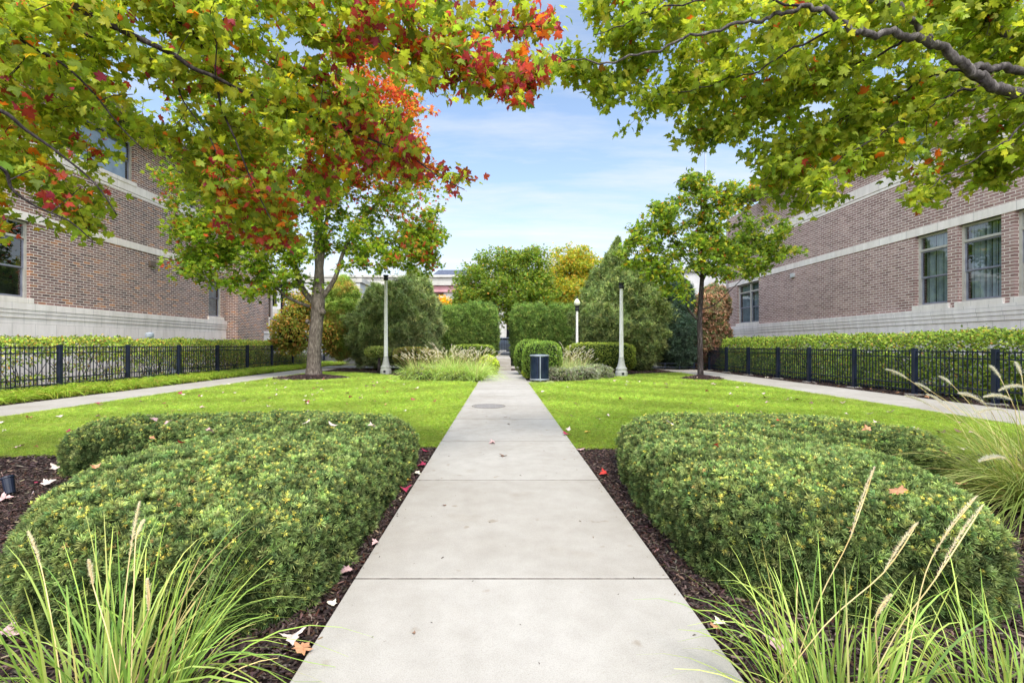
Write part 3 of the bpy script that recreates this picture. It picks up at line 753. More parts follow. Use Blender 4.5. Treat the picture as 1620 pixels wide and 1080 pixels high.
# ---- near left maple -------------------------------------------------
r1 = np.random.default_rng(101)
T1 = empty('maple_tree', (-6.3, 2.4, 0), 'maple with yellow green and red leaves overhanging from the left', 'tree')
def limb(pp): return spline([P(*q) for q in pp], 5)
trunk1 = MB().tube(spline([(-6.3,2.4,-.1), (-6.28,2.4,.3), (-6.25,2.42,1.5), (-6.15,2.5,3.0), (-6.0,2.6,4.3), (-5.8,2.8,6.0), (-5.7,3.0,7.6)], 4), [.34,.3,.24,.21,.19,.18,.17,.165,.16,.15,.145,.14,.135,.13,.125,.12,.11,.1,.09,.08,.07,.06,.05,.04,.03], 14)
trunk1.build('trunk', M['bark'], T1, smooth=True)
S1 = np.array([-6.1, 2.5, 3.4]); S1b = np.array([-5.95, 2.6, 4.6])
L1 = [
 (S1b, [(93,-2,3.4),(135,20,3.45),(200,52,3.55),(240,70,3.6),(280,90,3.7),(305,108,3.75),(340,122,3.8),(385,145,3.95),(440,165,4.1),(520,195,4.3),(590,222,4.4),(645,245,4.45),(695,280,4.4),(735,300,4.35)], .021, .004),
 (S1b, [(180,-60,3.7),(227,0,3.8),(287,37,3.9),(313,63,4.0),(340,120,4.1),(350,170,4.1),(372,220,4.1),(400,290,4.1),(430,350,4.15)], .016, .004),
 (S1b, [(230,-60,4.0),(300,0,4.1),(333,20,4.2),(400,73,4.4),(450,105,4.5),(493,137,4.6),(533,170,4.7),(575,200,4.8),(620,212,4.8)], .020, .005),
 (S1b, [(340,-60,4.3),(403,0,4.4),(450,30,4.5),(500,53,4.6),(560,75,4.7),(640,85,4.8),(720,100,4.7),(790,120,4.6),(840,130,4.5)], .020, .005),
 (S1b, [(480,-60,4.4),(545,17,4.5),(575,35,4.5),(600,57,4.5),(640,80,4.5),(668,87,4.5),(730,60,4.5),(800,45,4.4),(860,42,4.3)], .018, .004),
 (S1, [(-100,150,3.2),(0,175,3.3),(40,205,3.4),(90,240,3.5),(150,290,3.6),(185,340,3.7)], .016, .004),
 (S1, [(-100,250,3.2),(0,265,3.4),(20,300,3.5),(60,328,3.6),(110,350,3.7),(150,385,3.8)], .014, .004),
 (S1b, [(-60,-20,3.2),(0,25,3.3),(40,68,3.4),(80,90,3.5),(110,110,3.5),(150,150,3.6),(190,200,3.7),(230,240,3.8)], .014, .004),
 (S1b, [(20,-40,3.5),(90,30,3.6),(150,62,3.7),(200,75,3.8),(215,85,3.9),(270,110,3.95),(290,160,4.0),(330,215,4.1),(350,260,4.1)], .012, .004),
]
nodes1 = []
for S, pts, ra, rb in L1:
    w = [S, S*.5 + P(*pts[0])*.5 + np.array([0,0,.15])] + [P(q[0], q[1], q[2]*.95) for q in pts]
    c = spline(w, 5); n = len(c); rad = [ra*1.5 + (rb - ra*1.5)*(i/(n-1))**.8 for i in range(n)]
    MB().tube(c, rad, 8).build('limb', M['bark_dark'], T1, smooth=True)
    for q, rr in zip(c[8:], rad[8:]): nodes1.append((q, rr))
polyA = [(-90,-90),(560,-90),(735,-60),(700,4),(770,12),(872,28),(874,52),(826,60),(862,84),(874,118),(838,140),(800,152),(838,152),(806,188),(786,158),(745,160),(690,172),(668,132),(640,190),(655,225),(700,232),(745,252),(768,296),(742,308),(716,330),(690,296),(640,285),(580,300),(520,320),(470,345),(462,395),(395,400),(345,360),(300,300),(250,235),(215,210),(190,245),(195,290),(215,345),(150,345),(150,395),(105,375),(60,350),(20,375),(-60,380)]
def zA(x, y, r):
    base = 3.55 + max(0, y)/300*.95 + max(0, x)/800*.45
    return base - .12 + r.normal(0, .26) + (r.exponential(1.1) if (r.random() < .45 and y < 260 and x < 640) else 0)
def thinA(x, y):
    gap = np.exp(-(((x-205)/42)**2 + ((y-105)/85)**2))
    gap2 = np.exp(-(((x-245)/30)**2 + ((y-165)/40)**2)) + .75*np.exp(-(((x-625)/45)**2 + ((y-185)/48)**2))
    low = np.where((x < 260) & (y > 290), .55, 1.0); low = np.where((x>60)&(x<215)&(y>200)&(y<290), .75, low)
    red = np.where((x > 690) & (y < 200), 1.0, 1.0)
    return np.clip((1 - .93*np.maximum(gap, gap2))*low*red, .02, 1)
sA = sample_canopy(polyA, 900, r1, zA, thinA)
# keep deep sprays out of the open sky on the rim
tA = np.array([q[3] for q in sA])
tubes, ends = attach_network(nodes1, list(tA), r1, .04, .16, minr=.003)
mb = MB()
for pts, rad in tubes: mb.tube(pts, rad, 4, cap=False)
tag(mb.build('twigs', M['bark_dark'], T1), kind='stuff')
def colA(p, t, r):
    n = len(p); x, y = px_of(t[None]); x, y = x[0], y[0]
    q = wob(np.array([[t[0], t[1], t[2]]]), 2.2, 5)[0]
    redp = .03
    if x > 780 and y < 200: redp = .55
    elif x > 640 and y < 200: redp = .40
    elif x > 620 and y > 210: redp = .66
    elif 520 < x <= 640 and y < 200: redp = .32
    elif 540 < x <= 640 and y > 190: redp = .42
    elif 340 < x < 490 and y > 270: redp = .8
    elif x < 230 and y > 105: redp = .13
    elif x > 430 and y > 240: redp = .14
    redp = min(.85, max(.01, redp*(1 + 1.3*q)))
    cl = r.random() < redp
    g = pal(n, [G_Y, G_YL, G_M, G_D, YEL], [4, 2.2, 3.6, 1.5, .25], .14, r)
    warm = pal(n, [RED, CRIM, ORA, (.34,.12,.03), G_Y], ([2.4, 3.6, .9, .8, .8] if x > 520 else [3, 2, 2.0, 1, 1.2]), .15, r)
    m = (r.random(n) < (.68 if cl else .03))
    return np.where(m[:, None], warm, g)
V, F, C = spray_leaves(ends, r1, 29, .40, .070, colA, MAPLES, upb=.5, hang=.5)
np_mesh('crown', V, F, M['maple'], T1, col=C)

# ---- near right maple ------------------------------------------------
r2 = np.random.default_rng(202)
T2 = empty('maple_tree', (7.6, 4.2, 0), 'maple with thick grey limbs and green leaves overhanging from the right', 'tree')
MB().tube(spline([(7.6,4.2,-.1),(7.58,4.2,.3),(7.5,4.2,1.5),(7.35,4.2,2.6),(7.3,4.3,4.2),(7.4,4.4,6.0),(7.5,4.5,8.0)], 4), [.36,.32,.27,.24,.22,.21,.2,.19,.185,.18,.17,.165,.16,.15,.14,.13,.12,.11,.1,.09,.08,.06,.05,.04,.03], 14).build('trunk', M['bark'], T2, smooth=True)
S2 = np.array([7.4, 4.2, 2.7]); S2b = np.array([7.32, 4.25, 4.0])
L2 = [
 (S2, [(1680,165,4.5),(1620,148,4.45),(1590,145,4.4),(1565,132,4.4),(1545,118,4.4),(1522,102,4.35),(1500,82,4.35),(1475,68,4.3),(1445,60,4.3),(1413,52,4.25),(1380,54,4.25),(1353,50,4.2),(1335,38,4.2),(1313,20,4.2),(1290,13,4.2),(1267,12,4.2),(1230,24,4.25),(1197,33,4.3),(1140,45,4.35),(1080,63,4.4),(1020,85,4.4),(960,98,4.4),(905,95,4.4),(880,88,4.4)], .056, .006),
 (S2b, [(1680,112,4.5),(1620,110,4.45),(1585,108,4.4),(1558,107,4.4),(1537,106,4.38),(1524,101,4.36)], .040, .034),
 (S2b, [(1460,-70,4.2),(1370,-5,4.3),(1395,2,4.3),(1423,13,4.3),(1440,30,4.3),(1456,46,4.3),(1472,64,4.3)], .030, .03),
 (S2b, [(1680,80,4.6),(1620,68,4.6),(1600,62,4.6),(1580,45,4.6),(1562,28,4.6),(1545,8,4.6),(1525,-20,4.6)], .044, .03),
 (S2, [(1640,170,4.5),(1553,128,4.4),(1510,112,4.5),(1470,122,4.7),(1400,165,4.9),(1330,190,5.0),(1260,240,5.1),(1205,285,5.2)], .018, .004),
 (S2, [(1620,158,4.5),(1553,140,4.6),(1500,152,4.7),(1430,190,4.8),(1360,232,4.8),(1300,280,4.9),(1270,330,4.9)], .014, .004),
 (S2, [(1690,160,4.3),(1620,195,4.2),(1580,232,4.2),(1520,262,4.2),(1470,300,4.2)], .012, .004),
 (S2b, [(1440,62,4.3),(1380,90,4.6),(1300,130,4.9),(1220,165,5.1),(1150,200,5.3),(1090,235,5.4)], .013, .004),
 (S2b, [(1330,36,4.2),(1270,70,4.4),(1200,110,4.6),(1140,130,4.8),(1060,150,4.9),(1000,180,5.0)], .012, .004),
 (S2b, [(1270,12,4.2),(1180,-10,4.2),(1080,5,4.3),(1000,30,4.3),(940,60,4.3)], .012, .004),
]
nodes2 = []
for i, (S, pts, ra, rb) in enumerate(L2):
    pts = [(a_, b_, c_*.95) for a_, b_, c_ in pts]
    if i in (1, 0, 3, 6): w = [S] + [P(*q) for q in pts]
    elif i == 2: w = [P(1480,-160,4.1)] + [P(*q) for q in pts]
    else: w = [P(*q) for q in (pts if i > 6 else pts[1:])]
    c = spline(w, 5); n = len(c); rad = [ra*1.25 + (rb - ra*1.25)*(k/(n-1))**.75 for k in range(n)]
    rad = [q*.80*(1 + .05*math.sin(k*1.7) + .035*math.sin(k*.61+i)) for k, q in enumerate(rad)]
    c = [p_ + np.array([0, 0, .018*math.sin(k*.9+i) + .012*math.sin(k*2.3)]) for k, p_ in enumerate(c)]
    MB().tube(c, rad, 12).build('limb', M['bark_limb'] if i < 4 else M['bark_dark'], T2, smooth=True)
    for q, rr in zip(c[3:], rad[3:]): nodes2.append((q, rr))
polyB = [(900,-60),(1700,-80),(1710,290),(1620,272),(1565,292),(1528,300),(1497,288),(1490,318),(1466,338),(1440,322),(1420,285),(1405,262),(1376,280),(1345,288),(1313,322),(1290,352),(1272,338),(1245,330),(1215,300),(1190,262),(1150,235),(1105,225),(1060,228),(1062,186),(1030,186),(996,218),(972,214),(978,186),(1006,160),(990,120),(962,150),(958,186),(940,208),(926,192),(944,150),(938,118),(900,128),(872,116),(866,84),(890,64),(942,66),(938,30)]
def zB(x, y, r):
    base = 4.15 + max(0, y)/300*.75 + (1620 - min(x, 1620))/750*.5
    return base - .05 + abs(r.normal(0, .3)) - (.35 if r.random() < .14 else 0) + (r.exponential(1.3) if (r.random() < .5 and y < 230 and x > 1080) else 0)
def thinB(x, y):
    g = np.exp(-(((x-1430)/42)**2 + ((y-105)/26)**2))*.85 + np.exp(-(((x-1390)/26)**2 + ((y-150)/22)**2))*.6
    g += np.exp(-(((x-1432)/20)**2 + ((y-245)/30)**2))*.7
    limbz = np.exp(-(((x-1560)/60)**2 + ((y-118)/22)**2))*.5
    low = np.where((x < 1060), .72, 1.0)
    return np.clip((1 - np.clip(g + limbz, 0, .95))*low, .03, 1)
sB = sample_canopy(polyB, 980, r2, zB, thinB)
tB = np.array([q[3] for q in sB])
tubes, ends = attach_network(nodes2, list(tB), r2, .04, .16, minr=.003)
mb = MB()
for pts, rad in tubes: mb.tube(pts, rad, 4, cap=False)
tag(mb.build('twigs', M['bark_dark'], T2), kind='stuff')
def colB(p, t, r):
    n = len(p); x, y = px_of(t[None]); x, y = x[0], y[0]
    redp = .012
    if x < 1010 and y > 170: redp = .3
    if 1400 < x < 1450 and y > 280: redp = .35
    cl = r.random() < redp
    g = pal(n, [G_Y, G_YL, G_M, G_D], [4.2, 2.0, 4, 1.6], .14, r)
    warm = pal(n, [RED, ORA, (.34,.14,.03), G_Y], [2, 2, 1, 2], .15, r)
    m = r.random(n) < (.6 if cl else .012)
    return np.where(m[:, None], warm, g)
V, F, C = spray_leaves(ends, r2, 30, .40, .073, colB, MAPLES, upb=.5, hang=.5)
np_mesh('crown', V, F, M['maple'], T2, col=C)

# ---- generic standing tree -------------------------------------------
def blob_points(blobs, n, r, inner=.55):
    vol = np.array([b[1][0]*b[1][1]*b[1][2] for b in blobs])**.75; k = r.choice(len(blobs), n, p=vol/vol.sum())
    c = np.array([b[0] for b in blobs])[k]; s = np.array([b[1] for b in blobs])[k]
    d = rdir(n, r); rad = (inner + (1.05-inner)*r.random(n)**.6)
    rad *= 1 + .16*wob(d*1.0 + c, 3.0, 9)
    return c + d*s*rad[:, None], k

def tree(name, base, trunk_pts, trunk_rad, forks, blobs, nspray, per, reach, size, colfn, tmpl, label, seed, group=None, bark='bark', bark2=None, seglen=.5, upb=.7, minr=.006, inner=.4):
    r = np.random.default_rng(seed); root = empty(name, base, label, 'tree', group)
    mb = MB(); c = spline(trunk_pts, 4); n = len(c); rad = np.interp(np.linspace(0, 1, n), np.linspace(0, 1, len(trunk_rad)), trunk_rad)
    mb.tube(c, list(rad), 16); mb.build('trunk', M[bark], root, smooth=True)
    nodes = [(q, rr) for q, rr in zip(c, rad)][int(n*.45):]
    for pts, ra, rb in forks:
        cc = spline(pts, 4); m = len(cc); rd = [ra + (rb-ra)*(i/(m-1)) for i in range(m)]
        MB().tube(cc, rd, 10).build('limb', M[bark2 or bark], root, smooth=True)
        nodes += [(q, rr) for q, rr in zip(cc, rd)][2:]
    tg, _ = blob_points(blobs, nspray, r, inner)
    tubes, ends = attach_network(nodes, list(tg), r, .03, seglen, minr=minr, taper=.012)
    mb = MB()
    for pts, rd in tubes: mb.tube(pts, rd, 4, cap=False)
    tag(mb.build('twigs', M['bark_dark'], root), kind='stuff')
    V, F, C = spray_leaves(ends, r, per, reach, size, colfn, tmpl, upb=upb, hang=.35)
    np_mesh('crown', V, F, M['maple'], root, col=C)
    return root

def PB(px, py, Z, rx, ry, rz): return (P(px, py, Z), (rx, ry, rz))
# left lawn maple (Z ~ 19)
Z3 = 19.0; X3 = -7.85
b3 = [PB(345, 430, 18.0, 1.5, 1.5, .75), PB(310, 385, 17.6, 1.25, 1.5, 1.1), PB(400, 400, 18.6, 1.8, 1.8, 1.2), PB(430, 330, 18.5, 2.6, 2.2, 1.8), PB(330, 300, 18.5, 1.9, 2, 1.6),
      PB(520, 330, 19, 2.4, 2.2, 1.9), PB(620, 380, 19, 1.9, 1.8, 1.3), PB(655, 335, 19.2, 1.5, 1.6, 1.3), PB(660, 400, 19, 1.2, 1.3, .9), PB(585, 420, 18.8, 1.2, 1.2, .7),
      PB(480, 230, 19, 3.4, 2.6, 2.2), PB(600, 270, 19.2, 2.2, 2.0, 1.6), PB(620, 200, 19.3, 1.7, 1.8, 1.8), PB(590, 120, 19.4, 1.9, 2.0, 1.8), PB(400, 180, 19, 2.8, 2.5, 2.2), PB(650, 190, 19.3, 1.1, 1.2, 1.3), PB(665, 250, 19.2, .9, 1, .8), PB(690, 385, 19, .7, .8, .6), PB(470,410,18,1.2,1,.6), PB(450,440,18.2,1.3,1.2,.7), PB(300,430,17.6,1.1,1.1,.5), PB(385,455,18,1.0,1,.4), PB(360,350,18,2,1.6,1.2)]
def col3(p, t, r):
    n = len(p); z = t[2]; x = t[0]
    upr = np.clip((z - 7.2)/2.0, 0, 1) * np.clip((x + 8.8)/2.2, 0, 1)
    g = pal(n, [(.22,.33,.03), (.32,.42,.04), (.13,.22,.025), (.38,.40,.05), (.08,.14,.02)], [4, 3.4, 3, 1.6, 1.4], .14, r)
    w = pal(n, [(.66,.20,.06), (.58,.10,.06), (.62,.34,.06), (.42,.06,.05), (.42,.40,.05)], [3.4, 3.4, 2, 1.6, 1.6], .15, r)
    tipred = .22 if (x > -4.6 and z > 4.2) or x < -12.3 else .04
    m = r.random(n) < max(upr*.85, tipred if r.random() < .5 else .02)
    return np.where(m[:, None], w, g)
def q3(px, py, dz=0): return P(px, py, Z3 + dz)
T3 = tree('maple_tree', (X3, Z3, 0),
     [(X3, Z3, -.05), (X3+.02, Z3, .12), (X3+.03, Z3, .5), (X3+.06, Z3, 1.3), (X3+.14, Z3, 2.2), (X3+.2, Z3, 3.0), (X3+.22, Z3, 3.6), (X3+.25, Z3, 4.6), (X3+.2, Z3, 5.8), (X3+.35, Z3, 7.6), (X3+.6, Z3, 10)],
     [.46, .36, .29, .265, .25, .265, .24, .17, .15, .11, .06],
     [([q3(500,482), q3(478,455), q3(462,400,-.2), q3(440,330,-.4), q3(430,250,-.5)], .14, .05),
      ([q3(505,478), q3(530,440,.2), q3(545,395,.3), q3(575,345,.4), q3(620,300,.5)], .11, .04),
      ([q3(500,470), q3(508,420), q3(515,360,.2), q3(530,280,.3), q3(560,180,.3)], .13, .04),
      ([q3(490,485), q3(455,470,-.4), q3(420,440,-.7), q3(380,410,-.9), q3(330,390,-1.2)], .07, .03),
      ([q3(545,395,.3), q3(590,392,.2), q3(640,380,.1), q3(670,385,0)], .045, .02),
      ([q3(462,400,-.2), q3(400,340,-.4), q3(350,300,-.5)], .05, .02)],
     b3, 1450, 34, 1.0, .17, col3, STAR, 'maple with a stout grey trunk on the left lawn, crown turning orange at the top', 303, bark='bark', bark2='bark', seglen=.6)
# knots on the trunk
for (x, y, z, s) in ((X3-.16, Z3-.18, 2.35, .1), (X3+.42, Z3-.1, 2.75, .14)):
    MB().lathe(x, y, [(s*.3, z-s), (s*.85, z-s*.6), (s, z), (s*.8, z+s*.6), (s*.3, z+s)], 12).build('knot', M['bark'], T3, smooth=True)

# right lawn maple
Z4 = 18.5; X4 = 8.1
b4 = [PB(1040, 350, 18.2, 1.05, 1.1, .8), PB(1015, 400, 18, .95, 1.0, .95), PB(1050, 430, 17.6, .9, .9, .55), PB(1095, 330, 18.5, 1.2, 1.2, 1.1), PB(1100, 290, 18.5, .7, .8, .6),
      PB(1150, 370, 18.3, 1.3, 1.3, 1.1), PB(1205, 370, 18.2, 1.0, 1.1, .7), PB(1235, 400, 18.2, .85, .8, .4), PB(1190, 410, 18, 1.1, 1, .7), PB(1100, 400, 18, 1.1, 1.1, .8), PB(1070, 460, 17.6, .6, .6, .35), PB(1140, 425, 17.8, .9, .9, .5), PB(1160,310,18.4,1.0,1,.7)]
def col4(p, t, r):
    n = len(p)
    g = pal(n, [(.18,.28,.04), (.27,.37,.045), (.12,.19,.03), (.44,.44,.05), (.08,.13,.03)], [4, 3.4, 2.6, 1.5, 1.2], .14, r)
    w = pal(n, [(.60,.30,.04), (.55,.42,.04), (.5,.12,.03)], [3, 3, 1], .15, r)
    k = r.random() < (.14 if t[2] > 6.5 else .03)
    return np.where((r.random(n) < (.45 if k else .02))[:, None], w, g)
def q4(px, py, dz=0): return P(px, py, Z4 + dz)
tree('maple_tree', (X4, Z4, 0),
     [(X4, Z4, -.05), (X4, Z4, .3), (X4-.02, Z4, 1.3), (X4-.03, Z4, 2.4), (X4+.02, Z4, 3.4), (X4+.08, Z4, 4.6), (X4+.05, Z4, 6.0), (X4, Z4, 8.0)], [.15, .115, .105, .1, .095, .07, .045, .02],
     [([q4(1106,508), q4(1090,490), q4(1083,460), q4(1070,430), q4(1040,385)], .05, .02), ([q4(1108,490), q4(1130,482), q4(1150,465), q4(1185,430)], .025, .012),
      ([q4(1110,450), q4(1125,420), q4(1160,390), q4(1210,375)], .04, .015), ([q4(1110,440), q4(1085,410), q4(1050,360)], .04, .015), ([q4(1112,420), q4(1135,370), q4(1150,310)], .04, .015)],
     b4, 600, 27, .7, .155, col4, STAR, 'slim young maple with a thin trunk on the right lawn', 404, bark='bark_dark', seglen=.5)

# mulch mounds under the lawn trees
for nm_, x, y, rx, ry, lb in (('mulch_mound', -7.9, 18.9, 1.5, 1.2, 'mound of mulch round the stout maple trunk on the left lawn'), ('mulch_mound', 8.1, 18.4, .85, .65, 'small ring of mulch round the slim maple on the right lawn')):
    r = np.random.default_rng(int(abs(x)*10)); V = []; F = []
    rings = [(0, .17), (.35, .15), (.7, .075), (1.0, .0)]; nn = 36
    for f_, h in rings:
        for k in range(nn):
            a = 2*math.pi*k/nn; ww = 1 + .07*math.sin(3*a+1) + .05*math.sin(7*a)
            V.append((x + rx*f_*ww*math.cos(a), y + ry*f_*ww*math.sin(a), max(h, 0) + .004 + r.normal(0, .008)))
    for i in range(len(rings)-1):
        for k in range(nn): F.append((i*nn+k, (i+1)*nn+k, (i+1)*nn+(k+1) % nn, i*nn+(k+1) % nn))
    o = np_mesh(nm_, np.array(V), np.array(F), M['mulch'], smooth=True); tag(o, kind='structure')
    n = 1500; a = r.uniform(0, 6.28, n); f_ = np.sqrt(r.random(n))
    cx = x + rx*f_*np.cos(a); cy = y + ry*f_*np.sin(a); cz = .02 + .155*np.clip(1-f_, 0, 1)**.8
    cv = np.array([(-.5,-.12,0),(.5,-.12,0),(.5,.12,0),(-.5,.12,0)], float)
    Vc, Fc, Cc = scatter(cv, np.array([(0,1,2),(0,2,3)]), np.stack([cx, cy, cz], 1), frames(unit(np.array([0,0,1.])+r.normal(0,.5,(n,3))), rdir(n, r)), r.uniform(.04, .12, n),
        pal(n, [lin(60,48,46), lin(90,76,72), lin(120,100,92), lin(180,140,120)], [4,4,2,.6], .2, r))
    np_mesh('chips', Vc, Fc, M['chip'], o, col=Cc)

# ---- generic dense shrubs / conifers ---------------------------------
def shell(name, base, blobs, n, size, cols, w, label, cat, seed, group=None, tm=None, mat='needle', core=.82, trunk=None, lump=.14, topl=.35, updir=.3, noisef=2.5, depth=.25, floor=0.02, patch=None):
    r = np.random.default_rng(seed); root = empty(name, base, label, cat, group)
    area = np.array([(b[1][0]*b[1][2] + b[1][1]*b[1][2] + b[1][0]*b[1][1]) for b in blobs]); k = r.choice(len(blobs), n, p=area/area.sum())
    c = np.array([b[0] for b in blobs])[k]; s = np.array([b[1] for b in blobs])[k]
    pw = np.array([(b[2] if len(b) > 2 else 2.0) for b in blobs])[k]
    d = rdir(n, r)
    q = np.sum(np.abs(d)**pw[:, None], axis=1)**(-1/pw); ds = d*q[:, None]
    dep = r.random(n)**1.6*depth
    rad = 1 + lump*wob(c + ds*s, noisef, seed) + lump*.5*wob(c + ds*s, noisef*3, seed+1) - dep
    if cat == 'conifer': rad = rad + .16*(r.random(n) < .10)*r.random(n)
    pos = c + ds*s*rad[:, None]
    if cat == 'conifer' and lump > .2:
        top = np.where((d[:, 2] > -.3) & (pos[:, 2] > 1.0))[0]; m_ = min(150, n//200); an = r.choice(top, m_); per_ = 150
        ext = unit(d[an]*np.array([1, 1, .6]) + np.array([0, 0, .9]) + r.normal(0, .25, (m_, 3)))*r.uniform(.25, .75, (m_, 1))
        tt = r.random((m_, per_)); wd = (1 - tt)*.16 + .02
        pp = (pos[an][:, None] - ext[:, None]*.25) + ext[:, None]*tt[..., None]*1.25 + rdir(m_*per_, r).reshape(m_, per_, 3)*wd[..., None]
        pos = np.concatenate([pos, pp.reshape(-1, 3)]); d = np.concatenate([d, np.repeat(unit(ext), per_, 0)]); s = np.concatenate([s, np.repeat(s[an], per_, 0)])
        dep = np.concatenate([dep, np.full(m_*per_, .05)]); k = np.concatenate([k, np.repeat(k[an], per_)]); n = len(pos)
    # drop points well inside other blobs
    keep = pos[:, 2] > floor
    for i, b in enumerate(blobs):
        e = (np.abs((pos - b[0])/b[1])**(b[2] if len(b) > 2 else 2.0)).sum(1)
        keep &= ~((e < .5) & (k != i))
    pos, d, s, dep = pos[keep], d[keep], s[keep], dep[keep]; n = len(pos)
    col = pal(n, cols, w, .16, r)
    if patch is not None: col = patch(pos, col, r)
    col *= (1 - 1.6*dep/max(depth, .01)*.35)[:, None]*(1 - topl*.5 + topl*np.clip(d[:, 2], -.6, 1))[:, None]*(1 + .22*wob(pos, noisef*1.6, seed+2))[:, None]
    col = np.clip(col, .003, 1)
    tms = tm or (CT if cat == 'conifer' else TUFTS); parts = []
    tip = unit(d + np.array([0, 0, updir]) + r.normal(0, .45, (n, 3))); nrm = unit(d*.7 + rdir(n, r)*.8)
    for i, t in enumerate(tms):
        m = (np.arange(n) % len(tms)) == i
        if m.any(): parts.append(leaves(pos[m], tip[m], nrm[m], size*r.uniform(.65, 1.25, m.sum()), col[m], t))
    V, F, C = cat3(parts); np_mesh('foliage', V, F, M[mat], root, col=C)
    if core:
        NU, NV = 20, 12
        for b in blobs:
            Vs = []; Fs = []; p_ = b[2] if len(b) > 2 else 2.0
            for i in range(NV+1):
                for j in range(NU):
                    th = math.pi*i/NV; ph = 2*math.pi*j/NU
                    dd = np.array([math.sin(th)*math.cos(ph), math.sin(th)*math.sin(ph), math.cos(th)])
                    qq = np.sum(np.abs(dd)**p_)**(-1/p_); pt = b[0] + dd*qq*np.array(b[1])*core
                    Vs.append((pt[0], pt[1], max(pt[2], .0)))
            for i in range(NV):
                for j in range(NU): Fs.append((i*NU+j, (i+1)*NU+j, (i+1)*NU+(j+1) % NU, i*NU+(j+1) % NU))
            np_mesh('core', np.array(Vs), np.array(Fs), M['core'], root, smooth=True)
    if trunk:
        MB().tube(*trunk).build('trunk', M['bark_dark'], root, smooth=True)
    return root
def bb(px0, px1, py0, py1, Z, ry, p=2.0, zmin=None):
    """blob spanning a pixel box at depth Z"""
    a = P(px0, py1, Z); b = P(px1, py0, Z); z0 = a[2] if zmin is None else zmin
    return (np.array([(a[0]+b[0])/2, Z, (z0+b[2])/2]), ((b[0]-a[0])/2, ry, (b[2]-z0)/2), p)
OV = [OVAL]
# round box shrubs beside the path, clipped hedges
cB = [(.15,.25,.04), (.23,.35,.05), (.09,.15,.03), (.36,.45,.07)]
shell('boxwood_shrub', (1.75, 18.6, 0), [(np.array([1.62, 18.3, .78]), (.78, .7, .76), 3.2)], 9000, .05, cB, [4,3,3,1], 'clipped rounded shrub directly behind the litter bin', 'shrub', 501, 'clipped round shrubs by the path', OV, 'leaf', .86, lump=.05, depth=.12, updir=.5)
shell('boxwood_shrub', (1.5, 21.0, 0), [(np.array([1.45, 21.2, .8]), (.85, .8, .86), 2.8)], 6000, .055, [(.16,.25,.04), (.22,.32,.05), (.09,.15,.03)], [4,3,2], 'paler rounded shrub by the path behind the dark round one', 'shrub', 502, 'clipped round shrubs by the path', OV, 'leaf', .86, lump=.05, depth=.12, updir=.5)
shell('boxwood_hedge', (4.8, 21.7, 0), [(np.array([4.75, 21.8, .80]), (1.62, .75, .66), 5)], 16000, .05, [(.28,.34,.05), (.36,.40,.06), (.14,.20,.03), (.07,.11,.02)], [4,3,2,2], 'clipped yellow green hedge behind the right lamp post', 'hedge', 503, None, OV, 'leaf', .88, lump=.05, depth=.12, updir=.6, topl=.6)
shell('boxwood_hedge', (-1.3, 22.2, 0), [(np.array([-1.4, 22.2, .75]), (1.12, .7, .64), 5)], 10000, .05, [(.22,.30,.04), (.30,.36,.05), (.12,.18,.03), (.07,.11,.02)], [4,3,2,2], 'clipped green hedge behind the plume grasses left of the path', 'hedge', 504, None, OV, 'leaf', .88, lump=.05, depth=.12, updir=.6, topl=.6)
shell('barberry_hedge', (-4.6, 21.4, 0), [(np.array([-4.2, 21.6, .85]), (.95, .55, .42), 4), (np.array([-3.4, 21.2, .8]), (.5, .5, .38), 3)], 8000, .05, [(.20,.24,.05), (.30,.26,.05), (.12,.10,.04), (.26,.14,.05)], [3,3,3,1.5], 'brownish flat topped hedge just right of the left lamp post', 'hedge', 505, None, OV, 'leaf', .7, lump=.09, depth=.3, updir=.4, topl=.6, trunk=([(-4.2,21.6,0),(-4.25,21.6,.6)], [.05,.03], 6))
shell('small_standard_shrub', (-6.1, 22.3, 0), [(np.array([-6.05, 22.3, 1.05]), (.62, .5, .27), 3)], 3000, .05, [(.26,.32,.07), (.36,.38,.1), (.12,.16,.04)], [4,3,2], 'small flat topped shrub on a dark stem left of the left lamp post', 'shrub', 506, None, OV, 'leaf', .6, lump=.09, depth=.3, trunk=([(-5.95,22.3,0),(-5.98,22.3,.4),(-6.0,22.3,.95)], [.11,.08,.05], 8))
shell('low_shrub', (2.6, 17.6, 0), [(np.array([2.1, 17.75, .2]), (.75, .4, .3)), (np.array([3.0, 18.0, .22]), (.8, .45, .3)), (np.array([3.9, 18.9, .2]), (.8, .45, .32))], 5000, .07, [(.26,.24,.20), (.34,.34,.24), (.17,.18,.11), (.26,.33,.12)], [3,3,3,2], 'low grey sprawling shrub at the front of the right bed', 'shrub', 507, None, None, 'needle', .7, lump=.2, depth=.3)
shell('low_shrub', (1.3, 20.0, 0), [(np.array([1.2, 19.3, .22]), (.28, .9, .33))], 1600, .08, [(.42,.46,.04), (.30,.38,.04)], [3,2], 'low yellow green plant on the right edge of the path before the steps', 'shrub', 508, None, OV, 'leaf', .6, lump=.2, depth=.3)
shell('low_shrub', (-.6, 21.3, 0), [(np.array([-.55, 21.3, .42]), (.42, .7, .45))], 2400, .08, [(.40,.46,.04), (.28,.38,.04)], [3,2], 'yellow green shrub on the left edge of the path before the steps', 'shrub', 509, None, OV, 'leaf', .6, lump=.2, depth=.3)
shell('low_shrub', (-3.0, 17.4, 0), [(np.array([-3.0, 17.55, .2]), (.9, .3, .3)), (np.array([-1.8, 17.25, .18]), (.7, .25, .26))], 3000, .06, [(.20,.22,.08), (.30,.34,.06), (.14,.13,.11)], [3,3,2], 'low mixed foliage at the front of the left bed', 'shrub', 510, None, OV, 'leaf', .5, lump=.2, depth=.4)

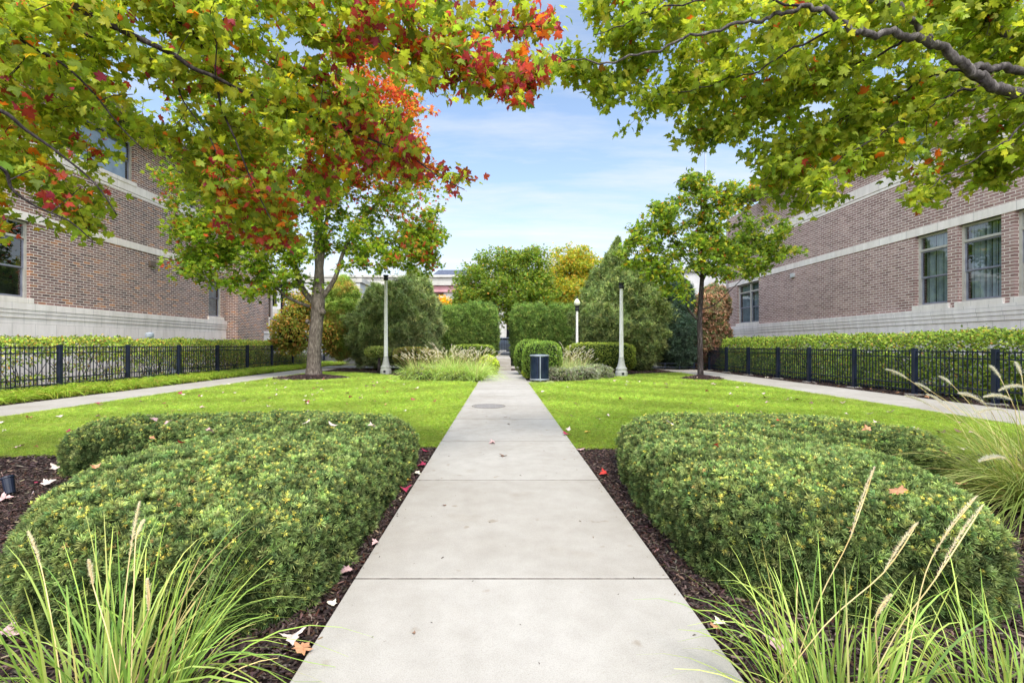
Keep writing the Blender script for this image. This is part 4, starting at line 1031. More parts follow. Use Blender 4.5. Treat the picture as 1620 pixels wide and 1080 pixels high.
# junipers and arborvitae
JUN = [(.16,.21,.07), (.24,.29,.10), (.08,.12,.045), (.33,.36,.12)]
ARB = [(.13,.21,.045), (.19,.28,.06), (.06,.10,.025), (.28,.34,.08)]
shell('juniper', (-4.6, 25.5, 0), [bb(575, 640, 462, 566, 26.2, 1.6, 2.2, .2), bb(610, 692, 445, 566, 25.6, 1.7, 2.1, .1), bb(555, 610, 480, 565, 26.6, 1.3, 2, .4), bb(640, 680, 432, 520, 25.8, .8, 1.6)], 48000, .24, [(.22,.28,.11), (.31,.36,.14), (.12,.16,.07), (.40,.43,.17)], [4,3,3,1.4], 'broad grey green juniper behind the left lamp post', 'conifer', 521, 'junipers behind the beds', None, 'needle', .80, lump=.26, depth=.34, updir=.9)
def yg(pos, col, r):
    k = wob(pos, 1.1, 77) > .25; c2 = pal(len(pos), [(.46,.34,.09), (.5,.28,.08), (.3,.34,.08)], [3,2,2], .15, r)
    return np.where((k & (r.random(len(pos)) < .55))[:, None], c2, col)
shell('arborvitae', (-9.2, 27.5, 0), [bb(515, 572, 446, 560, 27.5, 1.3, 2.0, .5), bb(528, 560, 440, 500, 27.5, .8, 2)], 20000, .22, [(.26,.36,.07), (.36,.44,.10), (.16,.24,.05)], [4,3,2], 'yellow green arborvitae behind the stout maple trunk, left of the juniper', 'conifer', 522, None, None, 'needle', .8, lump=.16, depth=.3, updir=.7, patch=yg)
shell('autumn_shrub', (-12.6, 27.0, 0), [bb(430, 492, 492, 560, 26.8, 1.1, 2), bb(452, 500, 462, 520, 27.4, 1.0, 2), bb(500, 545, 505, 560, 26.6, .9, 2)], 8000, .17, [(.28,.32,.05), (.45,.34,.07), (.5,.24,.06), (.18,.24,.04)], [4,3,2,2], 'loose shrub with orange tinged leaves behind the left fence', 'shrub', 523, None, OV, 'leaf', .55, lump=.22, depth=.5, updir=.3, trunk=([(-11.0,26.6,0),(-11.1,26.6,1.0),(-11.5,26.9,1.8)], [.09,.07,.04], 8))
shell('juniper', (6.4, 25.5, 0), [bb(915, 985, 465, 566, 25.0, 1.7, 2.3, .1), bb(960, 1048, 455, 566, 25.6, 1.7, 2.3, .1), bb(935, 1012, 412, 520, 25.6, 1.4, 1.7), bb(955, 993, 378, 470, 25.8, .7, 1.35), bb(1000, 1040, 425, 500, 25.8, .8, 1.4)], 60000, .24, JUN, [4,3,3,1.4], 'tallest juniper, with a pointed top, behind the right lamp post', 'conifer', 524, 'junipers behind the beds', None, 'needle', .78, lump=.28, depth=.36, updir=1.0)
shell('juniper', (10.2, 28, 0), [bb(1030, 1062, 455, 568, 27.6, 1.1, 2.2, .1)], 20000, .22, [(.24,.28,.12), (.32,.36,.15), (.13,.17,.08)], [4,3,3], 'slim pale juniper between the tall juniper and the dark spruce', 'conifer', 525, 'junipers behind the beds', None, 'needle', .80, lump=.26, depth=.34, updir=.9)
shell('spruce', (10.6, 26, 0), [bb(1052, 1098, 478, 575, 25.6, 1.0, 2.4, .1), bb(1060, 1094, 440, 510, 25.8, .8, 2)], 22000, .2, [(.07,.115,.08), (.11,.17,.11), (.04,.06,.045)], [4,3,3], 'dark green spruce left of the slim maple trunk', 'conifer', 526, None, None, 'needle', .84, lump=.16, depth=.3, updir=.4)
shell('dead_shrub', (11.9, 26, 0), [bb(1084, 1148, 470, 572, 25.8, 1.2, 2.2, .2), bb(1110, 1150, 455, 520, 26.2, 1.0, 2)], 11000, .17, [(.38,.20,.13), (.46,.28,.18), (.20,.13,.08), (.18,.19,.09), (.15,.19,.08)], [3,3,2,2.6,2.4], 'half dead shrub with rusty brown leaves at the corner of the right building', 'shrub', 527, None, None, 'needle', .72, lump=.22, depth=.4, updir=.4)
shell('arborvitae', (-1.9, 31, 0), [bb(688, 735, 488, 562, 31, 1.1, 5, .1), bb(728, 786, 486, 562, 31.3, 1.1, 5, .1)], 38000, .2, ARB, [4,3,3,1], 'clipped arborvitae block left of the black gate', 'conifer', 528, 'arborvitae blocks beside the gate', None, 'needle', .86, lump=.10, depth=.2, updir=.6)
shell('arborvitae', (2.8, 31, 0), [bb(810, 868, 486, 550, 31, 1.1, 5, .1), bb(860, 922, 486, 552, 31.3, 1.1, 5, .1)], 38000, .2, ARB, [4,3,3,1], 'clipped arborvitae block right of the black gate', 'conifer', 529, 'arborvitae blocks beside the gate', None, 'needle', .86, lump=.10, depth=.2, updir=.6)

# background broadleaf trees
def simple_col(cols, w, hi=None):
    def f(p, t, r): return pal(len(p), cols, w, .16, r)
    return f
def bgtree(name, px, Z, rtr, blobs, ns, per, size, cols, w, label, seed, group='trees beyond the gate'):
    x = P(px, 546, Z)[0]; top = max(b[0][2] + b[1][2] for b in blobs)
    return tree(name, (x, Z, 0), [(x, Z, 0), (x+.1, Z, top*.25), (x-.1, Z, top*.5), (x, Z, top*.85)], [rtr, rtr*.8, rtr*.6, rtr*.15], [], blobs, ns, per, 1.3, size, simple_col(cols, w), STAR, label, seed, group, bark='bark_dark', seglen=1.0, inner=.25)
bgtree('hackberry_tree', 830, 37, .28, [PB(775, 430, 36.5, 2.6, 2, 2.0), PB(830, 425, 37, 2.4, 2, 1.9), PB(800, 465, 36, 4.2, 2.4, 1.8), PB(745, 470, 36, 1.8, 1.8, 1.5), PB(850, 470, 36.5, 1.8, 1.8, 1.7), PB(770, 408, 37, 1.1, 1, .7), PB(842, 402, 37, 1.1, 1, .7), PB(735, 440, 36.5, 1.0, 1, .7), PB(862, 440, 36.5, 1.0, 1, .8), PB(805, 398, 37, .8, .8, .5), PB(722, 478, 36, 1.0, 1, .7), PB(800,490,36,4,2,1.2)],
       1000, 34, .19, [(.18,.27,.045), (.26,.36,.06), (.11,.17,.03), (.42,.40,.07), (.5,.28,.05)], [4,3.4,2.6,1,.3], 'broad round green tree beyond the gate', 601)
bgtree('yellow_tree', 905, 40, .25, [PB(900, 420, 40, 2.0, 2, 1.9), PB(930, 440, 40, 2.2, 2, 2.2), PB(880, 455, 39.5, 1.8, 1.8, 1.6), PB(905, 475, 39, 3.0, 2, 1.8), PB(925, 405, 40, 1.2, 1, .9)],
       700, 38, .2, [(.62,.48,.07), (.56,.36,.07), (.42,.43,.07), (.26,.35,.06)], [2.6,1.6,3.6,4.4], 'golden yellow tree between the green tree and the tall juniper', 602)
bgtree('small_yellow_tree', 703, 45, .12, [PB(703, 482, 45, 1.1, 1, .9)], 60, 22, .25, [(.75,.50,.03), (.65,.36,.03)], [3,2], 'small bright yellow tree under the viaduct, left of the gate', 603, None)
bgtree('green_tree', 1012, 38, .2, [PB(1000, 440, 38, 1.8, 1.6, 1.4), PB(962, 440, 38, 1.6, 1.6, 1.6), PB(1060, 455, 38, 1.2, 1.4, 1.9), PB(935,480,36,1.6,1.4,1.3)], 260, 24, .22, [(.12,.19,.03), (.20,.28,.05), (.07,.12,.02)], [4,3,2], 'green leafy tree behind the junipers on the right', 604)
bgtree('green_tree', 640, 42, .2, [PB(600, 470, 42, 1.8, 1.6, 1.2), PB(660, 475, 42, 1.8, 1.6, 1.1)], 140, 24, .24, [(.14,.20,.05), (.20,.26,.06), (.09,.13,.04)], [4,3,2], 'grey green tree behind the left juniper', 605)

# ================================================================ HEDGES BEHIND THE FENCES
def leafy_hedge(x0, x1, y0, y1, ztop, zlow, n, label, seed, cols, w, base):
    r = np.random.default_rng(seed); root = empty('leafy_hedge', base, label, 'hedge', 'leafy hedges behind the iron fences')
    m = int(n*.40)
    y = r.uniform(y0, y1, m); u = r.random(m); cen = (x0+x1)/2; hw = (x1-x0)/2; side = 1 if x0 > 0 else -1
    a = r.uniform(-.1, math.pi+.1, m)   # dome cross-section
    zz = zlow + (ztop-zlow)*np.abs(np.sin(a))**.45*r.uniform(.75, 1.03, m); xx = cen + hw*np.cos(a)*r.uniform(.7, 1.05, m)
    zz += .07*wob(np.stack([y, xx], 1), 1.6, seed) + .12*(r.random(m) < .05)*r.random(m); xx += .08*wob(np.stack([y, zz], 1), 2, seed+1)
    # thin lower skirt
    k = n - m; y2 = r.uniform(y0, y1, k); x2 = r.uniform(x0, x1, k); z2 = r.uniform(.05, zlow+.1, k)
    keep = wob(np.stack([y2, z2], 1), 2.6, seed+2) > (-.7 if x0 > 0 else -.15); y2, x2, z2 = y2[keep], x2[keep], z2[keep]
    pos = np.stack([np.concatenate([xx, x2]), np.concatenate([y, y2]), np.concatenate([zz, z2])], 1); N = len(pos)
    c = pal(N, cols, w, .18, r); c *= (1 + .25*wob(pos, 1.3, seed+5))[:, None]
    V, F, C = leaves(pos, unit(rdir(N, r) + np.array([-side*.5, -.1, .3])), unit(rdir(N, r) + np.array([-side*.5, -.3, .8])), r.uniform(.05, .095, N), np.clip(c, .004, 1), OVAL)
    np_mesh('foliage', V, F, M['leaf'], root, col=C)
    mb = MB(); yy = y0
    while yy < y1:
        for q in range(3):
            bx = cen + r.normal(0, hw*.35); by = yy + r.normal(0, .12)
            pts = [(bx, by, 0), (bx + r.normal(0, .07), by + r.normal(0, .1), .45), (bx + r.normal(0, .2), by + r.normal(0, .28), 1.05), (bx + r.normal(0, .3), by + r.normal(0, .4), ztop-.15)]
            mb.tube(spline(pts, 2), [.014, .013, .012, .01, .008, .006, .004], 4, cap=False)
        yy += .42
    mb.build('stems', M['bark_dark'], root)
    return root
HC = [(.24,.33,.05), (.34,.42,.07), (.14,.21,.035), (.48,.42,.07), (.42,.24,.07), (.07,.11,.025)]
leafy_hedge(11.85, 12.9, 8.0, 25.5, 1.74, 1.0, 80000, 'leafy green hedge behind the right fence', 701, HC, [4,4,3,.7,.35,2], (12.4, 17, 0))
leafy_hedge(-14.3, -13.3, 10.5, 33, 1.62, 1.0, 66000, 'thin yellowing hedge behind the left fence', 702, HC, [3.4,3.4,3,1.8,.9,1.6], (-13.8, 21, 0))

# ================================================================ FENCES
def fence(name, x, posts, label, top=1.27, zb=.10, bar=.018):
    root = empty(name, (x, posts[0], 0), label, 'fence', 'black iron fences along the side walks')
    pitch = .115
    for y in posts:
        mb = MB().box(x-.052, x+.052, y-.052, y+.052, -.02, top).box(x-.06, x+.06, y-.06, y+.06, top+.001, top+.018)
        mb.build('post', M['metal_black'], root, bevel=.006)
        MB().box(x-.17, x+.14, y-.16, y+.16, -.03, .028).build('footing', M['concrete'], root, bevel=.01)
    for a, b in zip(posts[:-1], posts[1:]):
        mb = MB()
        for z in (zb+.03, zb+.20, top-.24, top-.08):
            mb.box(x-.016, x+.016, a+.05, b-.05, z, z+.03)
        n = max(2, int(round((b-a-.1)/pitch)))
        for i in range(1, n):
            yy = a + .05 + (b-a-.1)*i/n
            mb.box(x-.0085, x+.0085, yy-.0085, yy+.0085, zb-.05, top-.02)
        mb.build('panel', M['metal_black'], root)
    return root
fence('iron_fence', 11.4, [6.3, 8.4, 10.5, 12.55, 14.7, 16.85, 18.75, 21.0, 23.06, 24.95], 'black iron fence along the right sidewalk')
fence('iron_fence', -13.0, [8.5, 10.95, 13.4, 15.85, 18.35, 20.85, 23.3, 25.8, 28.4, 30.9, 33.4], 'black iron fence along the left sidewalk', top=1.37, zb=.2)
# lower plain fence turning across behind the slim maple
root = empty('low_iron_fence', (9.5, 25.6, 0), 'low black rail fence before the dark spruce', 'fence')
for i in range(5): MB().box(8.2+i*.8-.02, 8.2+i*.8+.02, 25.0, 25.04, -.01, .42).build('post', M['metal_black'], root)
MB().box(8.22, 11.38, 25.008, 25.032, .36, .39).box(8.22, 11.38, 25.008, 25.032, .15, .18).build('rail', M['metal_black'], root)

# ================================================================ BUILDINGS
def wall_x(mb, X, y0, y1, z0, z1, opens, depth, side):
    """vertical wall in plane x=X from y0..y1 with rectangular openings (ya,yb,za,zb); reveals go 'depth' away from the path"""
    ysx = sorted(set([y0, y1] + [o[0] for o in opens] + [o[1] for o in opens])); zs = sorted(set([z0, z1] + [o[2] for o in opens] + [o[3] for o in opens]))
    for a, b in zip(ysx[:-1], ysx[1:]):
        for c, d in zip(zs[:-1], zs[1:]):
            my, mz = (a+b)/2, (c+d)/2
            if any(o[0] < my < o[1] and o[2] < mz < o[3] for o in opens): continue
            q = [(X, a, c), (X, b, c), (X, b, d), (X, a, d)]
            mb.add(q if side < 0 else q[::-1], [(0, 1, 2, 3)])
    X2 = X + depth*(1 if side > 0 else -1)
    for (a, b, c, d) in opens:
        for q in ([(X, a, c), (X2, a, c), (X2, a, d), (X, a, d)], [(X, b, c), (X2, b, c), (X2, b, d), (X, b, d)], [(X, a, c), (X, b, c), (X2, b, c), (X2, a, c)], [(X, a, d), (X, b, d), (X2, b, d), (X2, a, d)]):
            mb.add(q, [(0, 1, 2, 3)])

def window(root, X, side, a, b, c, d, mull=False, sill=True, blinds=True, transom=True, label=None, vertical=True):
    """window unit in an opening: frame, sashes, panes, blinds"""
    s = 1 if side > 0 else -1; rec = .13
    w = empty_child('window', root, ((X), (a+b)/2, c))
    def bx(mb, y0, y1, z0, z1, t0, t1): mb.box(min(X+s*t0, X+s*t1), max(X+s*t0, X+s*t1), y0, y1, z0, z1)
    fr = MB(); f = .075
    bx(fr, a, a+f, c, d, rec, rec+.1); bx(fr, b-f, b, c, d, rec, rec+.1); bx(fr, a+f, b-f, d-f, d, rec, rec+.1); bx(fr, a+f, b-f, c, c+.05, rec, rec+.1)
    zt = d - (d-c)*.215 if transom else d - f
    if transom: bx(fr, a+f, b-f, zt-.03, zt+.045, rec-.01, rec+.1)
    bays = [(a+f, b-f)]
    if mull:
        m = (a+b)/2; bx(fr, m-.05, m+.05, c+.05, d-f, rec-.012, rec+.1); bays = [(a+f, m-.05), (m+.05, b-f)]
    fr.build('frame', M['frame'], w)
    for (p, q) in bays:
        sa = MB(); t = .05; zm = c + (zt - c)*.5; ztop = zt - .03 if transom else zt
        for (z0, z1, dd) in ((zm, ztop, .03), (c+.05, zm+.03, .065)):
            bx(sa, p, p+t, z0, z1, rec+dd, rec+dd+.03); bx(sa, q-t, q, z0, z1, rec+dd, rec+dd+.03)
            bx(sa, p+t, q-t, z1-t, z1, rec+dd, rec+dd+.03); bx(sa, p+t, q-t, z0, z0+t, rec+dd, rec+dd+.03)
        sa.build('sash', M['sash'], w)
        g = MB()
        g.quad((X+s*(rec+.045), p+t, zm+t), (X+s*(rec+.045), q-t, zm+t), (X+s*(rec+.045), q-t, ztop-t), (X+s*(rec+.045), p+t, ztop-t)); g.build('pane', M['glass'], w)
        g = MB(); g.quad((X+s*(rec+.08), p+t, c+.05+t), (X+s*(rec+.08), q-t, c+.05+t), (X+s*(rec+.08), q-t, zm+.03-t), (X+s*(rec+.08), p+t, zm+.03-t)); g.build('pane', M['glass'], w)
        if transom:
            g = MB(); g.quad((X+s*(rec+.05), p, zt+.045), (X+s*(rec+.05), q, zt+.045), (X+s*(rec+.05), q, d-f), (X+s*(rec+.05), p, d-f)); g.build('pane', M['glass'], w)
        if blinds:
            bl = MB(); rr = np.random.default_rng(int(a*100) % 1000)
            if vertical:
                yy = p + .03
                while yy < q - .05:
                    o = rr.uniform(.0, .06); bl.quad((X+s*(rec+.17+o), yy, c+.06), (X+s*(rec+.22-o*.4), yy+.082, c+.06), (X+s*(rec+.22-o*.4), yy+.082, d-f-.005), (X+s*(rec+.17+o), yy, d-f-.005)); yy += .09
            else:
                bl.quad((X+s*(rec+.2), p, c+.06), (X+s*(rec+.2), q, c+.06), (X+s*(rec+.2), q, d-.09), (X+s*(rec+.2), p, d-.09))
            bl.build('blinds', M['blind'], w)
    rm = MB(); x9 = X + s*.75
    rm.quad((x9, a-.1, c-.1), (x9, b+.1, c-.1), (x9, b+.1, d+.1), (x9, a-.1, d+.1))
    for q in ([(X+s*.26, a+.003, c), (x9, a-.1, c-.1), (x9, a-.1, d+.1), (X+s*.26, a+.003, d)], [(X+s*.26, b-.003, c), (x9, b+.1, c-.1), (x9, b+.1, d+.1), (X+s*.26, b-.003, d)], [(X+s*.26, a, c+.003), (X+s*.26, b, c+.003), (x9, b, c-.1), (x9, a, c-.1)], [(X+s*.26, a, d-.003), (X+s*.26, b, d-.003), (x9, b, d+.1), (x9, a, d+.1)]):
        rm.quad(*q)
    rm.build('interior', M['dark'], w)
    if sill:
        sl = MB(); sl.box(min(X-s*.07, X+s*.13), max(X-s*.07, X+s*.13), a-.1, b+.06, c-.17, c-.003); sl.build('sill', M['stone_band'], w, bevel=.012)
    return w
def empty_child(name, parent, loc):
    o = bpy.data.objects.new(name, None); COL.objects.link(o); o.parent = parent
    o.location = (loc[0]-parent.location[0], loc[1]-parent.location[1], loc[2]-parent.location[2])
    WORLD[o.name] = tuple(loc); return o
WORLD = {}
_link = link
def link(name, me, mat=None, parent=None, smooth=False):
    o = _link(name, me, mat, parent, smooth)
    if parent is not None and parent.name in WORLD:
        w = WORLD[parent.name]; o.location = (-w[0], -w[1], -w[2])
    return o

# ---- right building
BR = empty('brick_building', (17, 18, 0), 'two storey mauve brick building with limestone base on the right', 'building', 'brick buildings either side of the garden')
XR = 15.0; zw = 2.62; b1a, b1b = 5.29, 5.57; b2a, b2b = 7.40, 7.93; zt_ = 9.9
lowR = [(15.30, 16.50), (13.65, 14.95), (12.0, 13.3), (10.35, 11.65), (7.4, 8.7)]
opR = [(a, b, 2.78, b1a) for a, b in lowR] + [(15.9, 17.5, b2b+.06, 9.55), (10.6, 12.2, b2b+.06, 9.55), (21.0, 22.3, b2b+.06, 9.55)]
mb = MB()
wall_x(mb, XR, 2.0, 26.5, zw, b1a, [o for o in opR if o[2] < 4], .26, 1)
wall_x(mb, XR, 2.0, 26.5, b1b, b2a, [], .26, 1)
wall_x(mb, XR, 2.0, 26.5, b2b, zt_+.1, [o for o in opR if o[2] > 6], .26, 1)
mb.add([(XR, 26.5, zw), (15.55, 26.5, zw), (15.55, 26.5, zt_+.1), (XR, 26.5, zt_+.1)], [(0,1,2,3)])
XR2 = 15.55
wall_x(mb, XR2, 26.5, 31.4, zw, b1a, [(27.2, 30.0, 2.78, b1a)], .26, 1)
wall_x(mb, XR2, 26.5, 31.4, b1b, zt_+.1, [], .26, 1)
mb.add([(XR2, 31.4, -.1), (24, 31.4, -.1), (24, 31.4, zt_), (XR2, 31.4, zt_)], [(0,1,2,3)])
mb.build('wall', M['brick_r'], BR)
def base_course(root, X, s, y0, y1, zw, name='water_table'):
    mb = MB()
    for (z0, z1, o) in ((-.1, zw-.50, .0), (zw-.50, zw-.36, .025), (zw-.352, zw-.235, .045), (zw-.227, zw, .06)):
        xa, xb = X - s*(o + .012), X + s*.25; mb.box(min(xa, xb), max(xa, xb), y0, y1, z0, z1)
    for z in (zw-.352, zw-.227):  # shadow joints
        xa, xb = X - s*.012, X + s*.25; mb.box(min(xa, xb), max(xa, xb), y0+.01, y1-.01, z-.0005, z+.0)
    mb.build(name, M['stone'], root)
base_course(BR, XR, 1, 2.0, 26.5, zw); base_course(BR, XR2, 1, 26.505, 31.38, zw)
def band(root, X, s, y0, y1, z0, z1, o=.025):
    mb = MB(); xa, xb = X - s*o, X + s*.26; mb.box(min(xa, xb), max(xa, xb), y0, y1, z0, z1); mb.build('stone_band', M['stone_band'], root, bevel=.008)
band(BR, XR, 1, 2.0, 26.48, b1a, b1b); band(BR, XR2, 1, 26.505, 31.38, b1a, b1b)
band(BR, XR, 1, 2.0, 26.47, b2a, b2a+.1, .02); band(BR, XR, 1, 2.0, 26.47, b2a+.115, b2b, .04)
for i, (a, b) in enumerate(lowR): window(BR, XR, 1, a, b, 2.78, b1a)
window(BR, XR2, 1, 27.2, 30.0, 2.78, b1a, mull=True, vertical=False)
for o in opR[5:]: window(BR, XR, 1, *o, sill=True, vertical=False, transom=False)
def eave(root, s, Xw, Xe, y0, y1, z, roofX):
    mb = MB(); xa, xb = Xe, Xw + s*.3; mb.box(min(xa, xb), max(xa, xb), y0, y1, z, z+.06); mb.build('soffit', M['soffit'], root)
    mb = MB(); xa, xb = Xe - s*.02, Xe + s*.10; mb.box(min(xa, xb), max(xa, xb), y0, y1, z-.02, z+.2); xa, xb = Xe - s*.14, Xe + s*.0; mb.box(min(xa, xb), max(xa, xb), y0, y1, z+.08, z+.22)
    mb.build('gutter', M['gutter'], root, bevel=.01)
    mb = MB(); mb.add([(Xe-s*.05, y0-.2, z+.225), (Xe-s*.05, y1+.2, z+.225), (roofX, y1-3, z+3.4), (roofX, y0+3, z+3.4)], [(0,1,2,3)]); mb.build('roof', M['roof'], root)
eave(BR, 1, XR, 14.0, 1.5, 27.3, 9.94, 22)
MB().box(XR-.10, XR-.005, 23.2, 23.5, 4.85, 5.05).build('vent_box', M['stucco'], BR, bevel=.01)
MB().tube([(15.42, 31.1, 0), (15.42, 31.1, 9.8)], .06, 8).build('downspout', M['gutter'], BR)

# ---- left building
BL = empty('brick_building', (-19, 18, 0), 'two storey brown brick building with limestone base on the left', 'building', 'brick buildings either side of the garden')
XL = -16.2; zwl = 2.80; c1a, c1b = 5.6, 5.9; c2a, c2b = 7.93, 8.42; ztl = 10.68
lowL = [(13.2, 15.66), (8.5, 10.8)]; upL = [(17.3, 20.1), (12.2, 15.0), (23.0, 24.3)]
mb = MB()
wall_x(mb, XL, 2.0, 26.8, zwl, c1a, [(a, b, 2.97, c1a) for a, b in lowL] + [(25.2, 26.45, 2.97, 5.2)], .26, -1)
wall_x(mb, XL, 2.0, 26.8, c1b, c2a, [], .26, -1)
wall_x(mb, XL, 2.0, 26.8, c2b, ztl+.1, [(a, b, c2b+.1, 10.33) for a, b in upL], .26, -1)
# projecting bay and the recess beyond it
mb.add([(XL, 26.8, -.1), (-15.5, 26.8, -.1), (-15.5, 26.8, ztl+.1), (XL, 26.8, ztl+.1)], [(0,1,2,3)])
wall_x(mb, -15.5, 26.8, 29.7, -.1, ztl+.1, [], .2, -1)
mb.add([(-15.5, 29.7, -.1), (-16.0, 29.7, -.1), (-16.0, 29.7, ztl), (-15.5, 29.7, ztl)], [(0,1,2,3)])
wall_x(mb, -15.95, 29.7, 31.2, 2.3, ztl, [], .2, -1)
mb.add([(-15.95, 31.2, -.1), (-24, 31.2, -.1), (-24, 31.2, ztl), (-15.95, 31.2, ztl)], [(0,1,2,3)])
mb.build('wall', M['brick_l'], BL)
base_course(BL, XL, -1, 2.0, 26.79, zwl)
mb = MB().box(-16.2, -15.88, 29.72, 31.19, -.1, 2.15).box(-16.2, -15.84, 29.72, 31.22, 2.155, 2.3); mb.build('stone_base', M['stone'], BL)
band(BL, XL, -1, 2.0, 26.78, c1a, c1b); band(BL, XL, -1, 2.0, 26.77, c2a, c2a+.1, .02); band(BL, XL, -1, 2.0, 26.77, c2a+.115, c2b, .04)
for a, b in upL: band(BL, XL, -1, a-.15, b+.15, 10.33, ztl-.003, .02)
for a, b in lowL: window(BL, XL, -1, a, b, 2.97, c1a, blinds=False, mull=False)
window(BL, XL, -1, 25.2, 26.45, 2.97, 5.2, transom=False, vertical=False)
for a, b in upL: window(BL, XL, -1, a, b, c2b+.1, 10.33, transom=False, vertical=False, mull=False)
eave(BL, -1, XL, -15.1, 1.5, 29.8, 10.7, -24)
MB().box(XL+.005, XL+.10, 20.9, 21.25, 5.02, 5.28).build('vent_box', M['soffit'], BL, bevel=.01)
MB().tube([(-15.8, 31.3, 0), (-15.8, 31.3, 10.5)], .07, 8).build('downspout', M['gutter'], BL)

# porch beyond the left building
PR = empty('entrance_porch', (-15.4, 33.5, 0), 'black steel porch with railing beyond the left brick building', 'porch')
MB().box(-16.0, -15.78, 33.0, 33.22, 0, 5.5).build('column', M['metal_black'], PR)
MB().box(-17.6, -14.4, 32.9, 33.3, 5.51, 5.9).box(-17.5, -16.4, 32.95, 33.25, 4.2, 5.5).build('canopy', M['iron'], PR)
mb = MB().box(-17.2, -15.3, 32.8, 32.84, 3.2, 3.25).box(-17.2, -15.3, 32.8, 32.84, 2.0, 2.05)
for i in range(16): mb.box(-17.18+i*.125, -17.155+i*.125, 32.8, 32.83, 1.0, 3.2)
mb.build('railing', M['metal_black'], PR)
MB().lathe(-16.75, 32.9, [(.05, 3.4), (.1, 3.5), (.07, 4.4), (.03, 4.7)], 8).build('lantern', M['soffit'], PR)
WH = empty('white_building', (-19, 41, 0), 'pale plastered building behind the black porch', 'building')
MB().box(-26, -11.8, 38, 46, -.1, 6.6).build('wall', M['stucco'], WH)
MB().box(-26.2, -11.6, 37.9, 46.2, 6.61, 6.95).build('parapet', M['concrete_grey'], WH)
for i in range(3):
    f = MB().box(-19.5+i*2.6, -18.1+i*2.6, 37.93, 37.99, 2.4, 4.4).build('window', M['frame'], WH); MB().box(-19.4+i*2.6, -18.2+i*2.6, 37.90, 37.925, 2.5, 4.3).build('pane', M['glass'], f)
WB = empty('white_building', (17, 42, 0), 'pale plastered building behind the right brick building', 'building')
MB().box(13.2, 24, 36, 44, -.1, 7.2).build('wall', M['stucco'], WB)
MB().box(13.1, 24, 35.8, 44, 7.21, 7.5).build('parapet', M['concrete_grey'], WB)

# ================================================================ VIADUCT + STATION ROOF
VD = empty('railway_viaduct', (0, 62, 0), 'long pale concrete railway viaduct with a dusky pink girder behind the trees', 'viaduct')
MB().box(-60, 60, 60.0, 66, 9.28, 10.3).box(-60, 60, 59.7, 66, 10.305, 10.6).build('parapet', M['concrete_grey'], VD)
MB().box(-60, 60, 60.4, 65.5, 8.45, 9.275).build('girder', M['pinkband'], VD)
for i in range(13):
    x = -42 + i*7; MB().box(x-.7, x+.7, 60.8, 65, -.1, 8.445).build('pier', M['concrete_grey'], VD)
MB().box(-60, -13, 64, 64.5, -.1, 8.44).box(12, 60, 64, 64.5, -.1, 8.44).build('infill_wall', M['stucco'], VD)
MB().box(-12.9, 11.9, 70, 70.5, -.1, 8.44).build('opening_shade', M['dark'], VD)  # dark sheet standing in for the shade of the opening under the girder
SR = empty('station_roof', (-6.5, 68, 0), 'dark slate hipped roof rising above the viaduct', 'building')
MB().add([(-9.6,61.5,10.61),(-2.6,61.5,10.61),(-2.6,65.5,10.61),(-9.6,65.5,10.61),(-8.6,62.5,11.7),(-3.8,62.5,11.7),(-3.8,64.5,11.7),(-8.6,64.5,11.7)], [(0,1,5,4),(1,2,6,5),(2,3,7,6),(3,0,4,7),(4,5,6,7)]).build('roof', M['roof'], SR)
# tall thin mast on the right
MS = empty('mast', P(1116, 470, 45)*np.array([1,1,0]), 'tall thin pale mast rising beside the slim maple crown', 'mast')
xm = P(1116, 470, 45)[0]
MB().tube([(xm, 45, 0), (xm, 45, 15), (xm, 45, 28)], [.14, .11, .06], 8).build('pole', M['pipe'], MS)
MB().tube([(xm-.4, 45, 27.4), (xm+.4, 45, 27.4)], .035, 6).build('crossbar', M['pipe'], MS)

# ================================================================ STEPS, GATE, CARS
mb = MB()
for i in range(4): mb.box(-.31, .53, 24.4 + i*.34, 27, -.03 if i == 0 else .16*i + .002, .16*(i+1))
tag(mb.build('steps', M['concrete'], bevel=.012), 'four concrete steps at the far end of the path', 'steps')
tag(MB().box(-.31, .53, 27.003, 33.9, -.03, .645).build('landing', M['concrete']), kind='structure')
sheet('parking_lot', [(-40, 34), (40, 34), (40, 59.5), (-40, 59.5)], .6, M['asphalt'], .62)
GT_ = empty('iron_gate', (.1, 33.0, .65), 'black iron gate at the top of the far steps', 'gate')
mb = MB()
for z in (.72, 1.75): mb.box(-.62, .86, 32.985, 33.015, z, z+.04)
for i in range(13): mb.box(-.62+i*.122, -.60+i*.122, 32.99, 33.01, .68, 2.0)
mb.build('bars', M['metal_black'], GT_)
for x in (-.72, .9): MB().box(x-.05, x+.05, 32.95, 33.05, .2, 2.3).build('post', M['metal_black'], GT_, bevel=.005)
FB = empty('iron_fence', (4.6, 33.0, 0), 'black iron fence at the back, right of the gate', 'fence')
mb = MB()
for z in (.5, 1.8): mb.box(1.0, 9, 32.985, 33.015, z, z+.04)
for i in range(64): mb.box(1.02+i*.125, 1.04+i*.125, 32.99, 33.01, .2, 2.0)
mb.build('panel', M['metal_black'], FB)
